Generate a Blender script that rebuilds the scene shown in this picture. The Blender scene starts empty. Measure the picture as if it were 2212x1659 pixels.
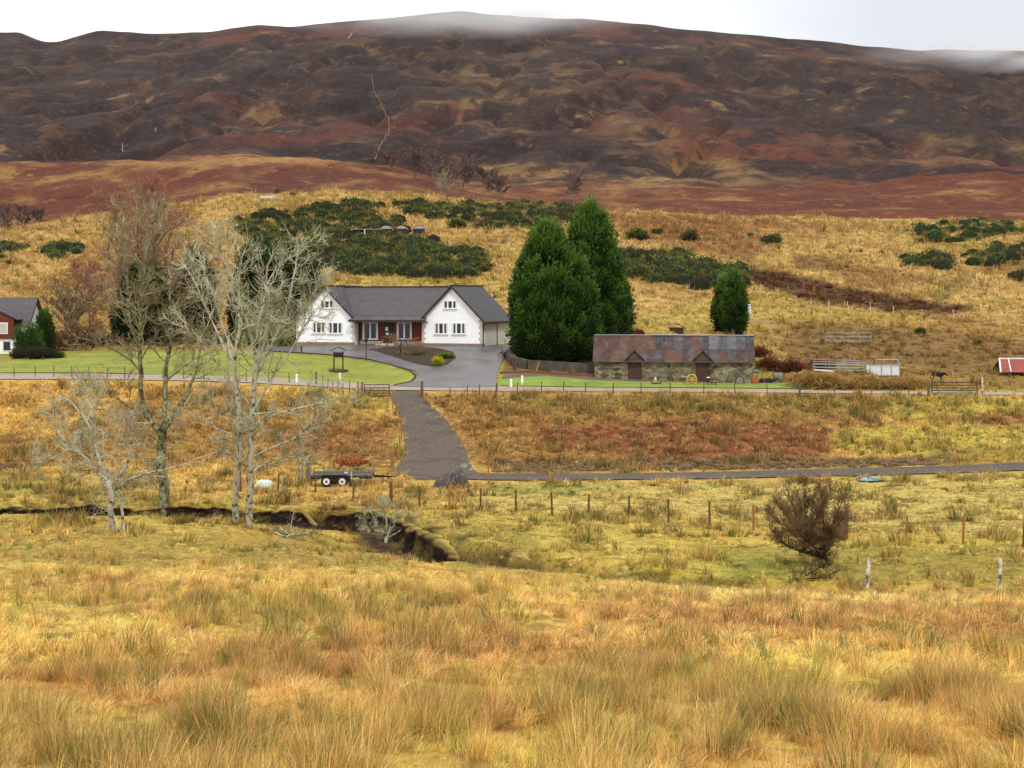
import bpy, bmesh, math, random
import numpy as np
from mathutils import Vector, Matrix
from mathutils.geometry import delaunay_2d_cdt

S = bpy.context.scene
COL = S.collection
# ------------------------------------------------------------------ camera, world, sun, exposure
F, CX, HY = 3039.0, 1106.0, 648.0          # focal length, centre and horizon in a 2212 px wide frame
cam = bpy.data.cameras.new('camera'); camo = bpy.data.objects.new('camera', cam); COL.objects.link(camo)
camo.location = (0, 0, 0); camo.rotation_euler = (math.pi / 2, 0, 0)
cam.sensor_width = 36; cam.lens = F / 2212 * 36; cam.shift_y = -(829.5 - HY) / 2212
cam.clip_start = 0.1; cam.clip_end = 20000
S.camera = camo
SUN_EL, SUN_AZ = math.radians(52), math.radians(158)      # azimuth clockwise from +Y: behind and a little right of the camera
W = bpy.data.worlds.new('World'); S.world = W; W.use_nodes = True
nt = W.node_tree; N = nt.nodes; L = nt.links; N.clear()
out = N.new('ShaderNodeOutputWorld'); bg = N.new('ShaderNodeBackground'); bg.inputs['Strength'].default_value = 0.09
sky = N.new('ShaderNodeTexSky'); sky.sky_type = 'NISHITA'; sky.sun_disc = False
sky.sun_elevation = SUN_EL; sky.sun_rotation = SUN_AZ
tc = N.new('ShaderNodeTexCoord'); mp = N.new('ShaderNodeMapping'); mp.inputs['Scale'].default_value = (1.2, 1.2, 3.5)
ns = N.new('ShaderNodeTexNoise'); ns.inputs['Scale'].default_value = 1.7; ns.inputs['Detail'].default_value = 5
sx = N.new('ShaderNodeSeparateXYZ')
L.new(tc.outputs['Generated'], mp.inputs['Vector']); L.new(mp.outputs['Vector'], ns.inputs['Vector'])
L.new(tc.outputs['Generated'], sx.inputs[0])
m1 = N.new('ShaderNodeMath'); m1.operation = 'MULTIPLY_ADD'; m1.inputs[1].default_value = 1.9; m1.inputs[2].default_value = 0.12
L.new(sx.outputs['X'], m1.inputs[0])
m2 = N.new('ShaderNodeMath'); m2.operation = 'MULTIPLY_ADD'; m2.inputs[1].default_value = 0.75; L.new(ns.outputs['Fac'], m2.inputs[0]); L.new(m1.outputs[0], m2.inputs[2])
cr = N.new('ShaderNodeValToRGB')
cr.color_ramp.elements[0].position = 0.50; cr.color_ramp.elements[0].color = (11.5, 11.5, 11.6, 1)
cr.color_ramp.elements[1].position = 1.05; cr.color_ramp.elements[1].color = (6.6, 6.75, 7.2, 1)
e = cr.color_ramp.elements.new(0.80); e.color = (8.2, 8.3, 8.6, 1)
L.new(m2.outputs[0], cr.inputs[0])
mx = N.new('ShaderNodeMixRGB'); mx.inputs[0].default_value = 0.93
L.new(sky.outputs[0], mx.inputs[1]); L.new(cr.outputs[0], mx.inputs[2])
L.new(mx.outputs[0], bg.inputs['Color']); L.new(bg.outputs[0], out.inputs['Surface'])
sun = bpy.data.lights.new('sun', 'SUN'); suno = bpy.data.objects.new('sun', sun); COL.objects.link(suno)
sun.energy = 1.5; sun.angle = math.radians(10); sun.color = (1, 0.96, 0.88)
sdir = Vector((math.sin(SUN_AZ) * math.cos(SUN_EL), math.cos(SUN_AZ) * math.cos(SUN_EL), math.sin(SUN_EL)))
suno.rotation_euler = (-sdir).to_track_quat('-Z', 'Y').to_euler(); suno.location = (0, -20, 60)
S.view_settings.view_transform = 'Standard'; S.view_settings.look = 'None'; S.view_settings.gamma = 1
S.view_settings.use_curve_mapping = False; S.view_settings.exposure = 0.48
S.cycles.volume_step_rate = 4; S.cycles.volume_bounces = 0; S.cycles.max_bounces = 5; S.cycles.transparent_max_bounces = 8

# ------------------------------------------------------------------ helpers
rng = np.random.default_rng(7); random.seed(7)
KA = 0.80
def A(r, g, b, k=1.0):
    "apparent 8-bit colour -> base colour"
    c = np.array([r, g, b]) / 255.0
    return np.where(c <= 0.04045, c / 12.92, ((c + 0.055) / 1.055) ** 2.4) * KA * k
_perm = np.random.default_rng(3).permutation(512); _perm = np.concatenate([_perm, _perm])
_ga = np.random.default_rng(4).random(512) * 2 * np.pi
def perlin(x, y):
    xi = np.floor(x).astype(int); yi = np.floor(y).astype(int); xf = x - xi; yf = y - yi
    u = xf * xf * xf * (xf * (xf * 6 - 15) + 10); v = yf * yf * yf * (yf * (yf * 6 - 15) + 10)
    def g(ix, iy, dx, dy):
        a = _ga[_perm[(_perm[ix & 511] + iy) & 511]]
        return np.cos(a) * dx + np.sin(a) * dy
    a = g(xi, yi, xf, yf); b = g(xi + 1, yi, xf - 1, yf); c = g(xi, yi + 1, xf, yf - 1); d = g(xi + 1, yi + 1, xf - 1, yf - 1)
    return ((a * (1 - u) + b * u) * (1 - v) + (c * (1 - u) + d * u) * v) * 1.5
def fbm(x, y, o=4, s=0.0, gain=0.5):
    r = 0; a = 1; t = 0
    for i in range(o):
        r = r + a * perlin(x * 2 ** i + s + 17.3 * i, y * 2 ** i + s * 1.7 + 9.1 * i); t += a; a *= gain
    return r / t
def ss(a, b, x):
    t = np.clip((x - a) / (b - a), 0, 1); return t * t * (3 - 2 * t)

# ------------------------------------------------------------------ the lie of the land
XC = [-300, 0, 250, 500, 800, 1050, 1300, 1650, 1900, 2212, 2600]
ROWS = {
 5:   [2050] * 11,
 9:   [1662] * 11,
 14:  [1500, 1500, 1500, 1500, 1500, 1502, 1503, 1506, 1508, 1510, 1512],
 22:  [1365, 1365, 1362, 1360, 1362, 1366, 1372, 1380, 1382, 1385, 1388],
 33:  [1258, 1260, 1261, 1262, 1268, 1276, 1288, 1300, 1305, 1310, 1315],
 47:  [1195, 1195, 1197, 1200, 1212, 1228, 1246, 1262, 1268, 1272, 1275],
 58:  [1150, 1150, 1150, 1152, 1160, 1166, 1176, 1186, 1184, 1180, 1180],
 67:  [1115, 1115, 1117, 1118, 1122, 1126, 1132, 1136, 1134, 1130, 1128],
 80:  [1075, 1075, 1077, 1078, 1082, 1086, 1086, 1086, 1084, 1080, 1078],
 92:  [1042, 1042, 1042, 1042, 1041, 1040, 1040, 1040, 1036, 1028, 1020],
 98:  [1020, 1020, 1020, 1020, 1018, 1016, 1016, 1014, 1008, 1000, 995],
 108: [945, 945, 948, 950, 950, 945, 938, 930, 928, 925, 922],
 120: [838, 838, 840, 845, 850, 851, 851, 851, 852, 854, 856],
 124: [818, 818, 820, 825, 833, 838, 841, 843, 845, 847, 848],
 130: [797, 797, 799, 804, 812, 808, 818, 824, 827, 830, 832],
 137: [782, 781, 780, 780, 783, 775, 786, 795, 805, 812, 815],
 143: [772, 770, 768, 766, 758, 748, 768, 772, 782, 792, 795],
 150: [763, 760, 758, 753, 742, 742, 748, 750, 762, 770, 773],
 158: [756, 752, 750, 747, 738, 738, 722, 727, 735, 742, 745],
 175: [722, 718, 714, 710, 700, 695, 678, 684, 695, 702, 705],
 200: [650, 645, 640, 630, 612, 606, 605, 625, 640, 655, 658],
 240: [582, 578, 566, 556, 545, 543, 545, 558, 575, 592, 596],
 290: [545, 535, 518, 496, 482, 486, 492, 510, 522, 535, 540],
 335: [525, 502, 464, 424, 418, 440, 458, 475, 480, 484, 490],
 390: [530, 512, 480, 440, 430, 445, 462, 472, 474, 476, 480],
 460: [440, 438, 425, 400, 400, 432, 440, 446, 442, 436, 436],
 545: [346, 346, 353, 338, 352, 420, 405, 420, 412, 398, 396],
 640: [356, 354, 362, 350, 362, 395, 372, 385, 376, 365, 362],
}
SKY = [(-700, 75), (-300, 62), (-60, 68), (0, 68), (40, 66), (90, 88), (130, 88), (175, 74), (215, 65), (270, 69), (320, 73), (450, 68), (560, 55), (620, 60), (700, 50), (830, 42),
       (930, 31), (985, 26), (1060, 30), (1150, 37), (1270, 44), (1400, 56), (1600, 73), (1750, 88), (1850, 99), (1990, 113), (2040, 109), (2212, 114), (2400, 128), (2900, 150)]
XD = np.arange(-900, 3100, 4.0)
def _smooth(a, s):
    k = int(s * 3 / 4); w = np.exp(-0.5 * (np.arange(-k, k + 1) * 4 / s) ** 2); w /= w.sum()
    return np.convolve(np.pad(a, k, mode='edge'), w, 'valid')
dk = sorted(ROWS); YK = [_smooth(np.interp(XD, XC, ROWS[d]), 45) for d in dk]
skyY = _smooth(np.interp(XD, [p[0] for p in SKY], [p[1] for p in SKY]), 9)
base640 = YK[-1]
for d, t in ((800, .24), (1050, .5), (1400, .76), (1700, .92), (1900, 1.0)):
    s_ = _smooth(skyY, 60 * (1 - t) * 3 + 1) if t < 1 else skyY
    dk.append(d); YK.append(base640 * (1 - t) + s_ * t)
for d, o in ((2300, 35), (3000, 150), (4200, 330)):
    dk.append(d); YK.append(skyY + o)
DK = np.array(dk, float); ZK = np.array([-(y - HY) / F * d for y, d in zip(YK, DK)])
def pchip(x, Y, xq):
    h = np.diff(x)[:, None]; dl = np.diff(Y, axis=0) / h; m = np.zeros_like(Y)
    m[0] = dl[0]; m[-1] = dl[-1]
    a, b = dl[:-1], dl[1:]; w1 = 2 * h[1:] + h[:-1]; w2 = h[1:] + 2 * h[:-1]
    with np.errstate(all='ignore'):
        mm = (w1 + w2) / (w1 / a + w2 / b)
    m[1:-1] = np.where(a * b > 0, mm, 0)
    i = np.clip(np.searchsorted(x, xq) - 1, 0, len(x) - 2); t = ((xq - x[i]) / (x[i + 1] - x[i]))[:, None]; hh = h[i]
    t2 = t * t; t3 = t2 * t
    return (2 * t3 - 3 * t2 + 1) * Y[i] + (t3 - 2 * t2 + t) * hh * m[i] + (-2 * t3 + 3 * t2) * Y[i + 1] + (t3 - t2) * hh * m[i + 1]
LD = np.linspace(math.log(5), math.log(4200), 2600); ZT = pchip(DK, ZK, np.exp(LD))
def Z0(x, y):
    yy = np.clip(y, 5.0, 4190); X = np.clip(CX + F * x / yy, -896, 3090)
    a = (X - XD[0]) / 4; b = (np.log(yy) - LD[0]) / (LD[1] - LD[0])
    ai = np.clip(a.astype(int), 0, len(XD) - 2); bi = np.clip(b.astype(int), 0, len(LD) - 2); af = a - ai; bf = b - bi
    z = (ZT[bi, ai] * (1 - af) + ZT[bi, ai + 1] * af) * (1 - bf) + (ZT[bi + 1, ai] * (1 - af) + ZT[bi + 1, ai + 1] * af) * bf
    return np.where(y < 5, ZT[0, ai] + (5 - np.minimum(y, 5)) * 0.10, z)
def poly_sd(px, py, poly):
    "signed distance, negative inside"
    P = np.array(poly, float); n = len(P); dm = np.full(px.shape, 1e18); ins = np.zeros(px.shape, bool)
    for i in range(n):
        ax, ay = P[i]; bx, by = P[(i + 1) % n]; ex, ey = bx - ax, by - ay
        t = np.clip(((px - ax) * ex + (py - ay) * ey) / (ex * ex + ey * ey + 1e-9), 0, 1)
        dm = np.minimum(dm, (px - ax - t * ex) ** 2 + (py - ay - t * ey) ** 2)
        c = ((ay > py) != (by > py)) & (px < (bx - ax) * (py - ay) / (by - ay + 1e-12) + ax); ins ^= c
    return np.where(ins, -1, 1) * np.sqrt(dm)
def line_sd(px, py, pts):
    "distance, side (+ = left of travel), parameter along"
    P = np.array(pts, float); best = np.full(px.shape, 1e18); side = np.zeros(px.shape); tt = np.zeros(px.shape)
    for i in range(len(P) - 1):
        ax, ay = P[i]; bx, by = P[i + 1]; ex, ey = bx - ax, by - ay
        t = np.clip(((px - ax) * ex + (py - ay) * ey) / (ex * ex + ey * ey), 0, 1)
        dd = (px - ax - t * ex) ** 2 + (py - ay - t * ey) ** 2
        c = ex * (py - ay) - ey * (px - ax); m = dd < best
        best = np.where(m, dd, best); side = np.where(m, np.sign(c), side); tt = np.where(m, (i + t) / (len(P) - 1), tt)
    return np.sqrt(best), side, tt
def ray0(X, Y):
    "first meeting of the photo's line of sight with the smooth land"
    ds = np.exp(LD); k = (X - CX) / F; z = Z0(ds * k, ds); yy = HY - z / ds * F
    i = int(np.argmax(yy <= Y)) if (yy <= Y).any() else len(ds) - 1
    if i > 0:
        t = (yy[i - 1] - Y) / (yy[i - 1] - yy[i] + 1e-9); d = ds[i - 1] + t * (ds[i] - ds[i - 1])
    else: d = ds[0]
    return d * k, d
# the burn: a peaty ditch cut into the valley floor (points are its middle, in world x y)
BURN = [ray0(X, Y) for X, Y in ((-420, 1100), (-100, 1096), (100, 1093), (250, 1096), (420, 1096), (560, 1103), (680, 1105), (770, 1112), (830, 1136), (900, 1166), (990, 1190), (1090, 1196), (1220, 1218), (1380, 1236), (1520, 1246), (1640, 1258), (1800, 1272), (2300, 1284), (2700, 1288))]
TRACKL = [ray0(X, Y) for X, Y in ((875, 1014), (1000, 1030), (1100, 1032), (1300, 1031), (1500, 1029), (1700, 1024), (1900, 1020), (2060, 1016), (2212, 1009), (2400, 1000), (2700, 990))]
PATHC = [(ray0(a, Y), ray0(b, Y)) for a, b, Y in ((838, 912, 845), (840, 910, 852), (846, 918, 862), (853, 930, 876), (860, 948, 892), (866, 966, 910), (870, 982, 930), (874, 996, 952), (873, 1006, 974), (866, 1012, 994), (860, 1018, 1006), (852, 1026, 1018), (872, 1044, 1030), (900, 1052, 1036))]
PATHP = [p[0] for p in PATHC] + [p[1] for p in PATHC][::-1]
ROAD = [ray0(X, Y) for X, Y in ((-500, 812), (-200, 813), (0, 814), (300, 816), (500, 820), (640, 827), (800, 837), (950, 840), (1100, 842), (1300, 844), (1500, 845), (1700, 847), (1900, 849), (2100, 851), (2300, 853), (2700, 856))]
def burn_cut(x, y):
    m = (y > 25) & (y < 95); r = np.zeros(x.shape); pe = np.zeros(x.shape)
    if m.any():
        xs, ys = x[m], y[m]; w = fbm(xs / 3.1, ys / 3.1, 3, 5) * 1.0
        dd, sd, tt = line_sd(xs, ys + w, BURN); far = dd * sd
        dep = np.interp(tt, [0, .1, .2, .34, .42, .5, .56, .62, .7, .78, .84, .9, 1], [.75, .9, 1.15, 1.15, 1.25, 1.25, .95, .9, .4, .6, .6, .4, .3]); dep = dep * (.82 + .5 * fbm(xs / 5, ys / 5, 3, 15)); hw = np.interp(tt, [0, .45, .55, .7, 1], [1.9, 1.9, 1.3, .9, .7])
        f = np.where(far > 0, 1 - ss(hw * .7 + .05, hw * 0.7 + 0.75, far), 1 - np.clip((-far - .4) / (dep * 6.5), 0, 1) ** 1.25)
        r[m] = f * dep
        pe[m] = np.where(far > 0, 1 - ss(hw * .85, hw * .85 + .35, far), 1 - ss(hw * .05, hw * .7, -far)) * ss(.25, .6, dep)
    return r, pe
def Hn(x, y):
    "land height with its own lumps"
    x = np.asarray(x, float); y = np.asarray(y, float); z = Z0(x, y)
    amp = np.interp(y, [0, 12, 40, 90, 100, 116, 119, 160, 175, 250, 340, 500, 700, 1100, 1900, 3000], [.05, .10, .19, .19, .30, .2, .02, .02, .35, .7, 1.2, 2.2, 6, 13, 3, 12])
    sc = np.interp(y, [0, 12, 40, 90, 120, 175, 250, 340, 500, 700, 1100, 1900], [.9, 1.2, 2.2, 3, 4, 7, 14, 22, 40, 90, 170, 200])
    n = np.zeros(x.shape)
    for s0, s1, lo, hi in ((1.3, 0, 0, 30), (3, 5, 20, 100), (6, 9, 80, 200), (16, 2, 150, 420), (55, 3, 330, 900), (150, 4, 650, 4200)):
        w = ss(lo, lo * 1.25 + 1, y) * (1 - ss(hi * .8, hi, y)); m = w > 0
        if m.any(): n[m] += w[m] * fbm(x[m] / s0, y[m] / s0, 4 if s0 < 50 else 5, s1, .55 if s0 < 50 else .5)
    g = (y > 560) & (y < 2000)
    if g.any():
        xs, ys = x[g], y[g]; gu = np.abs(fbm(xs / 110 + .25 * fbm(xs / 90, ys / 90, 2, 88), ys / 420, 4, 81, .55)); z = z.copy(); z[g] -= 9 * ss(560, 760, ys) * (1 - ss(1650, 1900, ys)) * np.clip(1 - gu * 5, 0, 1) ** 1.5
    keep = np.ones(x.shape)
    m = (y > 80) & (y < 130)
    if m.any():
        xs, ys = x[m], y[m]; a, _, _ = line_sd(xs, ys, TRACKL); b = poly_sd(xs, ys, PATHP)
        keep[m] = ss(1.6, 3.5, a) * ss(-.2, 2, b)
    m = (y > 30) & (y < 46)
    r, _ = burn_cut(x, y)
    return z + n * amp * 1.6 * keep - r
def ray(X, Y, dmin=6):
    ds = np.exp(LD); ds = ds[ds >= dmin]; k = (X - CX) / F; z = Hn(ds * k, ds); yy = HY - z / ds * F
    i = int(np.argmax(yy <= Y)) if (yy <= Y).any() else len(ds) - 1
    if i > 0:
        t = (yy[i - 1] - Y) / (yy[i - 1] - yy[i] + 1e-9); d = ds[i - 1] + t * (ds[i] - ds[i - 1])
    else: d = ds[0]
    return float(d * k), float(d)
# the mesh of the land
def dens(d): return np.interp(d, [2, 9, 30, 45, 60, 80, 100, 120, 160, 300, 400, 700, 1900, 2300, 4100], [1.5, 2.0, 2.2, 3.2, 4.0, 3.6, 2.6, 2.2, 1.7, 1.6, 1.1, 1.2, 1.1, .4, .2])
_l = np.linspace(math.log(2.0), math.log(4100), 6000); _c = np.cumsum(dens(np.exp(_l))); _c = (_c - _c[0]) / (_c[-1] - _c[0])
ND, NS = 980, 470
DG = np.exp(np.interp(np.linspace(0, 1, ND), _c, _l)); SG = np.linspace(-.60, .60, NS)
GX = SG[None, :] * (DG[:, None] + 8); GY = np.repeat(DG[:, None], NS, 1); GZ = Hn(GX.ravel(), GY.ravel()).reshape(GX.shape)
def Hm(x, y):
    "height on the mesh itself"
    x = np.asarray(x, float); y = np.asarray(y, float); b = np.interp(y, DG, np.arange(ND)); a = (x / (y + 8) + .6) / 1.2 * (NS - 1)
    ai = np.clip(a.astype(int), 0, NS - 2); bi = np.clip(b.astype(int), 0, ND - 2); af = np.clip(a - ai, 0, 1); bf = b - bi
    return (GZ[bi, ai] * (1 - af) + GZ[bi, ai + 1] * af) * (1 - bf) + (GZ[bi + 1, ai] * (1 - af) + GZ[bi + 1, ai + 1] * af) * bf
def G(X, Y, dmin=6):
    x, y = ray(X, Y, dmin); return Vector((x, y, float(Hm(x, y))))
def H1(x, y): return float(Hm(x, y))
def P(X, Y, d): return Vector(((X - CX) / F * d, d, -(Y - HY) / F * d))

# ------------------------------------------------------------------ what grows where: colour of the ground cover
c = dict(gold=A(208, 165, 82), straw=A(222, 184, 112), olive=A(136, 124, 52), rust=A(163, 98, 62), moss=A(186, 168, 74), green=A(140, 150, 55), brown=A(122, 88, 52), peat=A(48, 34, 28),
         hill=A(200, 164, 98), hill2=A(176, 138, 72), bracken=A(118, 62, 38), bracken2=A(92, 48, 36), heather=A(56, 43, 40), heather2=A(72, 54, 46), tan=A(140, 108, 72), mbrown=A(96, 72, 52), mrust=A(114, 60, 45),
         lawn=A(156, 178, 48), bankor=A(156, 112, 60), bankred=A(146, 88, 60), soil=A(98, 74, 58), gravel=A(112, 106, 100), field=A(198, 180, 100))
def cover(x, y, z):
    X = CX + F * x / y; Y = HY - z / y * F; d = y; n = x.shape
    c_ = np.zeros(n + (3,)); c_[:] = c['gold']
    def mixin(col, w): c_[:] = c_ * (1 - w[..., None]) + np.asarray(col) * w[..., None]
    wx = np.interp(d, [40, 70, 120, 150, 400, 600], [22, 44, 40, 22, 30, 60]) * fbm(x / d * 40, np.log(d) * 20, 3, 11); wy = np.interp(d, [40, 70, 95, 116, 124, 150, 400, 600], [9, 14, 12, 12, 5, 9, 13, 26]) * fbm(x / d * 50, np.log(d) * 17, 3, 23)
    Xw, Yw = X + wx, Y + wy
    def zone(col, poly, dr, soft=8, w=1.0):
        m = (d >= dr[0]) & (d < dr[1])
        if not m.any(): return
        k = np.zeros(n); k[m] = (1 - ss(-soft, soft, poly_sd(Xw[m], Yw[m], poly))) * w; mixin(col, k)
    # --- near meadow
    m = d < 62
    f1 = fbm(x / 2.2, y / 3.2, 4, 1); f2 = fbm(x / 5, y / 7, 3, 2); f3 = fbm(x / 1.1, y / 1.6, 3, 3); f4 = fbm(x / 9, y / 12, 3, 8)
    near = (d < 118).astype(float)
    mixin(c['straw'], near * ss(-.05, .45, f1) * .7); mixin(c['moss'], near * ss(.0, .4, f2) * .7); mixin(c['olive'], near * ss(.15, .5, f3) * .6)
    fg = near * ss(1240, 1275, Yw)
    mixin(c['rust'], fg * ss(.05, .35, f4 + .35 * f1) * .55)
    zone(c['rust'], [(-200, 1470), (300, 1440), (700, 1380), (1250, 1380), (1500, 1420), (1400, 1500), (900, 1470), (500, 1510), (-200, 1560)], (8, 60), 25, .65)
    zone(c['rust'], [(1100, 1310), (1500, 1290), (2300, 1270), (2300, 1400), (1500, 1400)], (8, 60), 22, .5)
    zone(c['straw'], [(1380, 1280), (2300, 1275), (2300, 1310), (1500, 1310)], (8, 60), 10, .8)
    zone(c['olive'], [(380, 1300), (1000, 1290), (1000, 1350), (400, 1370)], (8, 60), 18, .5)
    zone(c['olive'], [(-200, 1560), (700, 1540), (1100, 1600), (1000, 1700), (-200, 1700)], (6, 60), 40, .45)
    zone(c['olive'], [(1150, 1520), (1750, 1500), (1900, 1580), (1500, 1640), (1100, 1600)], (6, 60), 30, .4)
    # --- valley floor
    zone(c['moss'], [(-300, 1120), (900, 1165), (1100, 1235), (1800, 1270), (2400, 1270), (2400, 1160), (1600, 1130), (900, 1095), (-300, 1040)], (40, 90), 14, .62)
    zone(c['olive'], [(-300, 1140), (700, 1160), (900, 1230), (400, 1240), (-300, 1230)], (40, 90), 14, .5)
    zone(c['olive'], [(880, 1120), (1120, 1140), (1200, 1210), (1000, 1240), (880, 1180)], (40, 90), 12, .6)
    zone(c['olive'], [(1500, 1180), (2400, 1185), (2400, 1262), (1620, 1262)], (40, 90), 12, .6)
    zone(c['field'], [(1050, 1048), (1600, 1045), (2400, 1020), (2400, 1170), (1600, 1130), (1000, 1095)], (56, 100), 9, .75)
    zone(c['green'], [(1050, 1046), (1400, 1046), (1200, 1066), (1050, 1068)], (56, 100), 7, .6)
    zone(c['green'], [(1550, 1200), (1700, 1210), (1680, 1250), (1560, 1250)], (40, 80), 10, .5)
    zone(c['green'], [(-50, 1020), (160, 1035), (250, 1060), (-50, 1080)], (56, 100), 8, .5)
    zone(c['soil'], [(-200, 995), (80, 1000), (90, 1022), (-200, 1030)], (80, 110), 6, .8)
    zone(c['brown'], [(620, 1080), (900, 1100), (900, 1165), (620, 1125)], (40, 90), 12, .3)
    for po in ([(1008, 1214), (1040, 1200), (1080, 1196), (1116, 1184), (1124, 1204), (1090, 1222), (1040, 1224)], [(1210, 1214), (1238, 1214), (1234, 1234), (1214, 1232)], [(1290, 1240), (1430, 1238), (1440, 1246), (1290, 1248)], [(1500, 1248), (1620, 1252), (1620, 1264), (1500, 1258)], [(980, 1160), (1010, 1150), (1020, 1166), (990, 1172)], [(900, 1150), (935, 1140), (940, 1160), (905, 1166)]): zone(c['peat'], po, (40, 90), 7, .85)
    # --- the bank below the road
    zone(c['bankor'], [(900, 850), (1900, 850), (1900, 930), (1700, 1010), (1040, 1012), (960, 900)], (97, 121), 10, .85)
    zone(c['bankred'], [(1150, 925), (1500, 905), (1800, 930), (1790, 985), (1500, 1000), (1150, 960)], (97, 121), 12, .8)
    zone(c['olive'], [(960, 858), (1500, 856), (2000, 865), (2000, 895), (1500, 892), (1200, 885)], (97, 121), 10, .6)
    zone(c['moss'], [(1900, 858), (2400, 865), (2400, 900), (2050, 895)], (97, 121), 8, .85)
    zone(c['bankred'], [(2050, 902), (2400, 905), (2400, 930), (2100, 925)], (97, 121), 6, .7)
    zone(c['moss'], [(1800, 930), (2100, 918), (2400, 930), (2400, 970), (1900, 980), (1780, 965)], (97, 121), 8, .9)
    zone(c['soil'], [(1060, 1003), (1300, 992), (1750, 990), (2050, 985), (2050, 1003), (1700, 1014), (1060, 1022)], (90, 121), 5, .75)
    zone(c['olive'], [(2000, 970), (2400, 962), (2400, 1000), (2000, 1005)], (94, 121), 7, .6)
    zone(c['gold'], [(-300, 835), (260, 838), (240, 905), (120, 940), (-300, 950)], (97, 121), 12, .9)
    zone(c['moss'], [(560, 850), (850, 850), (850, 890), (560, 905)], (97, 121), 10, .75)
    zone(c['bankor'], [(330, 850), (560, 850), (860, 900), (860, 1000), (100, 1010), (-300, 1000), (-300, 950), (150, 940)], (94, 121), 14, .7)
    zone(c['bankred'], [(560, 920), (830, 925), (850, 985), (600, 985)], (94, 121), 12, .55)
    # --- gardens, verge, farm
    zone(A(150, 150, 60), [(-300, 740), (2500, 740), (2500, 850), (-300, 812)], (118, 152), 3, .8)
    zone(c['bankor'], [(1640, 795), (2500, 800), (2500, 842), (1850, 840), (1700, 825)], (118, 152), 6, .8)
    zone(c['brown'], [(1640, 700), (1900, 720), (2500, 730), (2500, 810), (1640, 805)], (124, 182), 10, .7)
    zone(c['brown'], [(1080, 770), (1300, 770), (1300, 815), (1080, 812)], (118, 150), 3, .9)
    zone(c['brown'], [(-300, 690), (640, 690), (640, 750), (-300, 765)], (146, 190), 8, .7)
    # --- hill pasture
    hl = (d >= 152) & (d < 385); hlf = hl.astype(float)
    mixin(c['hill'], hlf); h1 = fbm(x / 9, y / 22, 4, 6); h2 = fbm(x / 26, y / 50, 4, 7)
    mixin(c['hill2'], hlf * ss(-.15, .35, h1) * .65); mixin(A(186, 160, 72), hlf * ss(0, .4, h2) * .5); mixin(A(150, 96, 56), hlf * ss(.12, .42, fbm(x / 16, y / 30, 4, 40)) * .6)
    mixin(A(214, 178, 112), hlf * ss(.1, .45, fbm(x / 14, y / 20, 4, 61)) * .5)
    zone(A(190, 168, 78), [(1350, 690), (1560, 650), (2000, 690), (2000, 740), (1500, 725), (1350, 725)], (150, 220), 12, .7)
    zone(A(190, 168, 78), [(640, 600), (1120, 600), (1120, 625), (640, 625)], (150, 240), 8, .5)
    zone(c['bracken2'], [(1590, 580), (1720, 598), (1900, 640), (2110, 665), (2060, 682), (1900, 672), (1760, 655), (1640, 622)], (150, 330), 5, .95)
    zone(c['hill2'], [(1640, 690), (1900, 690), (2100, 700), (2400, 720), (2400, 800), (1640, 790)], (140, 230), 14, .9)
    zone(c['brown'], [(1700, 700), (2100, 720), (2400, 760), (2400, 800), (1700, 790)], (140, 230), 14, .75)
    zone(A(140, 82, 52), [(1300, 470), (1560, 480), (1700, 520), (1600, 560), (1380, 520)], (200, 350), 14, .6)
    zone(A(150, 90, 55), [(1250, 458), (1700, 478), (1990, 500), (1700, 500), (1300, 480)], (200, 350), 9, .5)
    zone(A(128, 84, 56), [(1710, 550), (1800, 560), (1790, 585), (1720, 580)], (200, 350), 6, .7)
    zone(A(132, 118, 60), [(2010, 640), (2090, 590), (2110, 575), (2060, 640), (2030, 668)], (150, 330), 8, .6)
    zone(A(136, 80, 50), [(150, 560), (420, 540), (420, 690), (150, 690)], (150, 330), 35, .55)
    # --- rising moor behind the crest
    mo = (d >= 385) & (d < 600); mof = mo.astype(float)
    mixin(c['bracken'], mof); mixin(c['hill2'], mof * ss(.0, .4, fbm(x / 22, y / 30, 5, 31)) * .75); mixin(c['bracken2'], mof * ss(-.1, .4, fbm(x / 50, y / 60, 4, 33)) * .6)
    zone(A(188, 140, 80), [(180, 350), (560, 330), (760, 338), (780, 352), (500, 362), (250, 362)], (385, 620), 6, .7)
    zone(A(150, 106, 68), [(1000, 395), (1230, 395), (1300, 440), (1000, 425)], (385, 620), 8, .4)
    # --- the mountain
    mt = (d >= 560).astype(float) * ss(560, 640, d)
    g1 = fbm(x / 120, y / 210, 5, 41, .6); g2 = fbm(x / 60, y / 110, 5, 47, .6); g3 = fbm(x / 260, y / 400, 4, 53); low = ss(230, 400, Y) * ss(900, 1300, X)
    mixin(c['heather2'], mt); mixin(c['heather'], mt * ss(-.15, .2, g1)); mixin(c['mrust'], mt * ss(-.05, .35, g3 + .3 * g2 + .35 * low - .1) * .85)
    mixin(c['mbrown'], mt * ss(.0, .3, -g1 - .1) * .8)
    tn = g2 + .5 * fbm(x / 24, y / 40, 4, 57) + .16 * low - .1 * ss(700, 100, X)
    mixin(c['tan'], mt * ss(.24, .42, tn) * .85)
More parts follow.
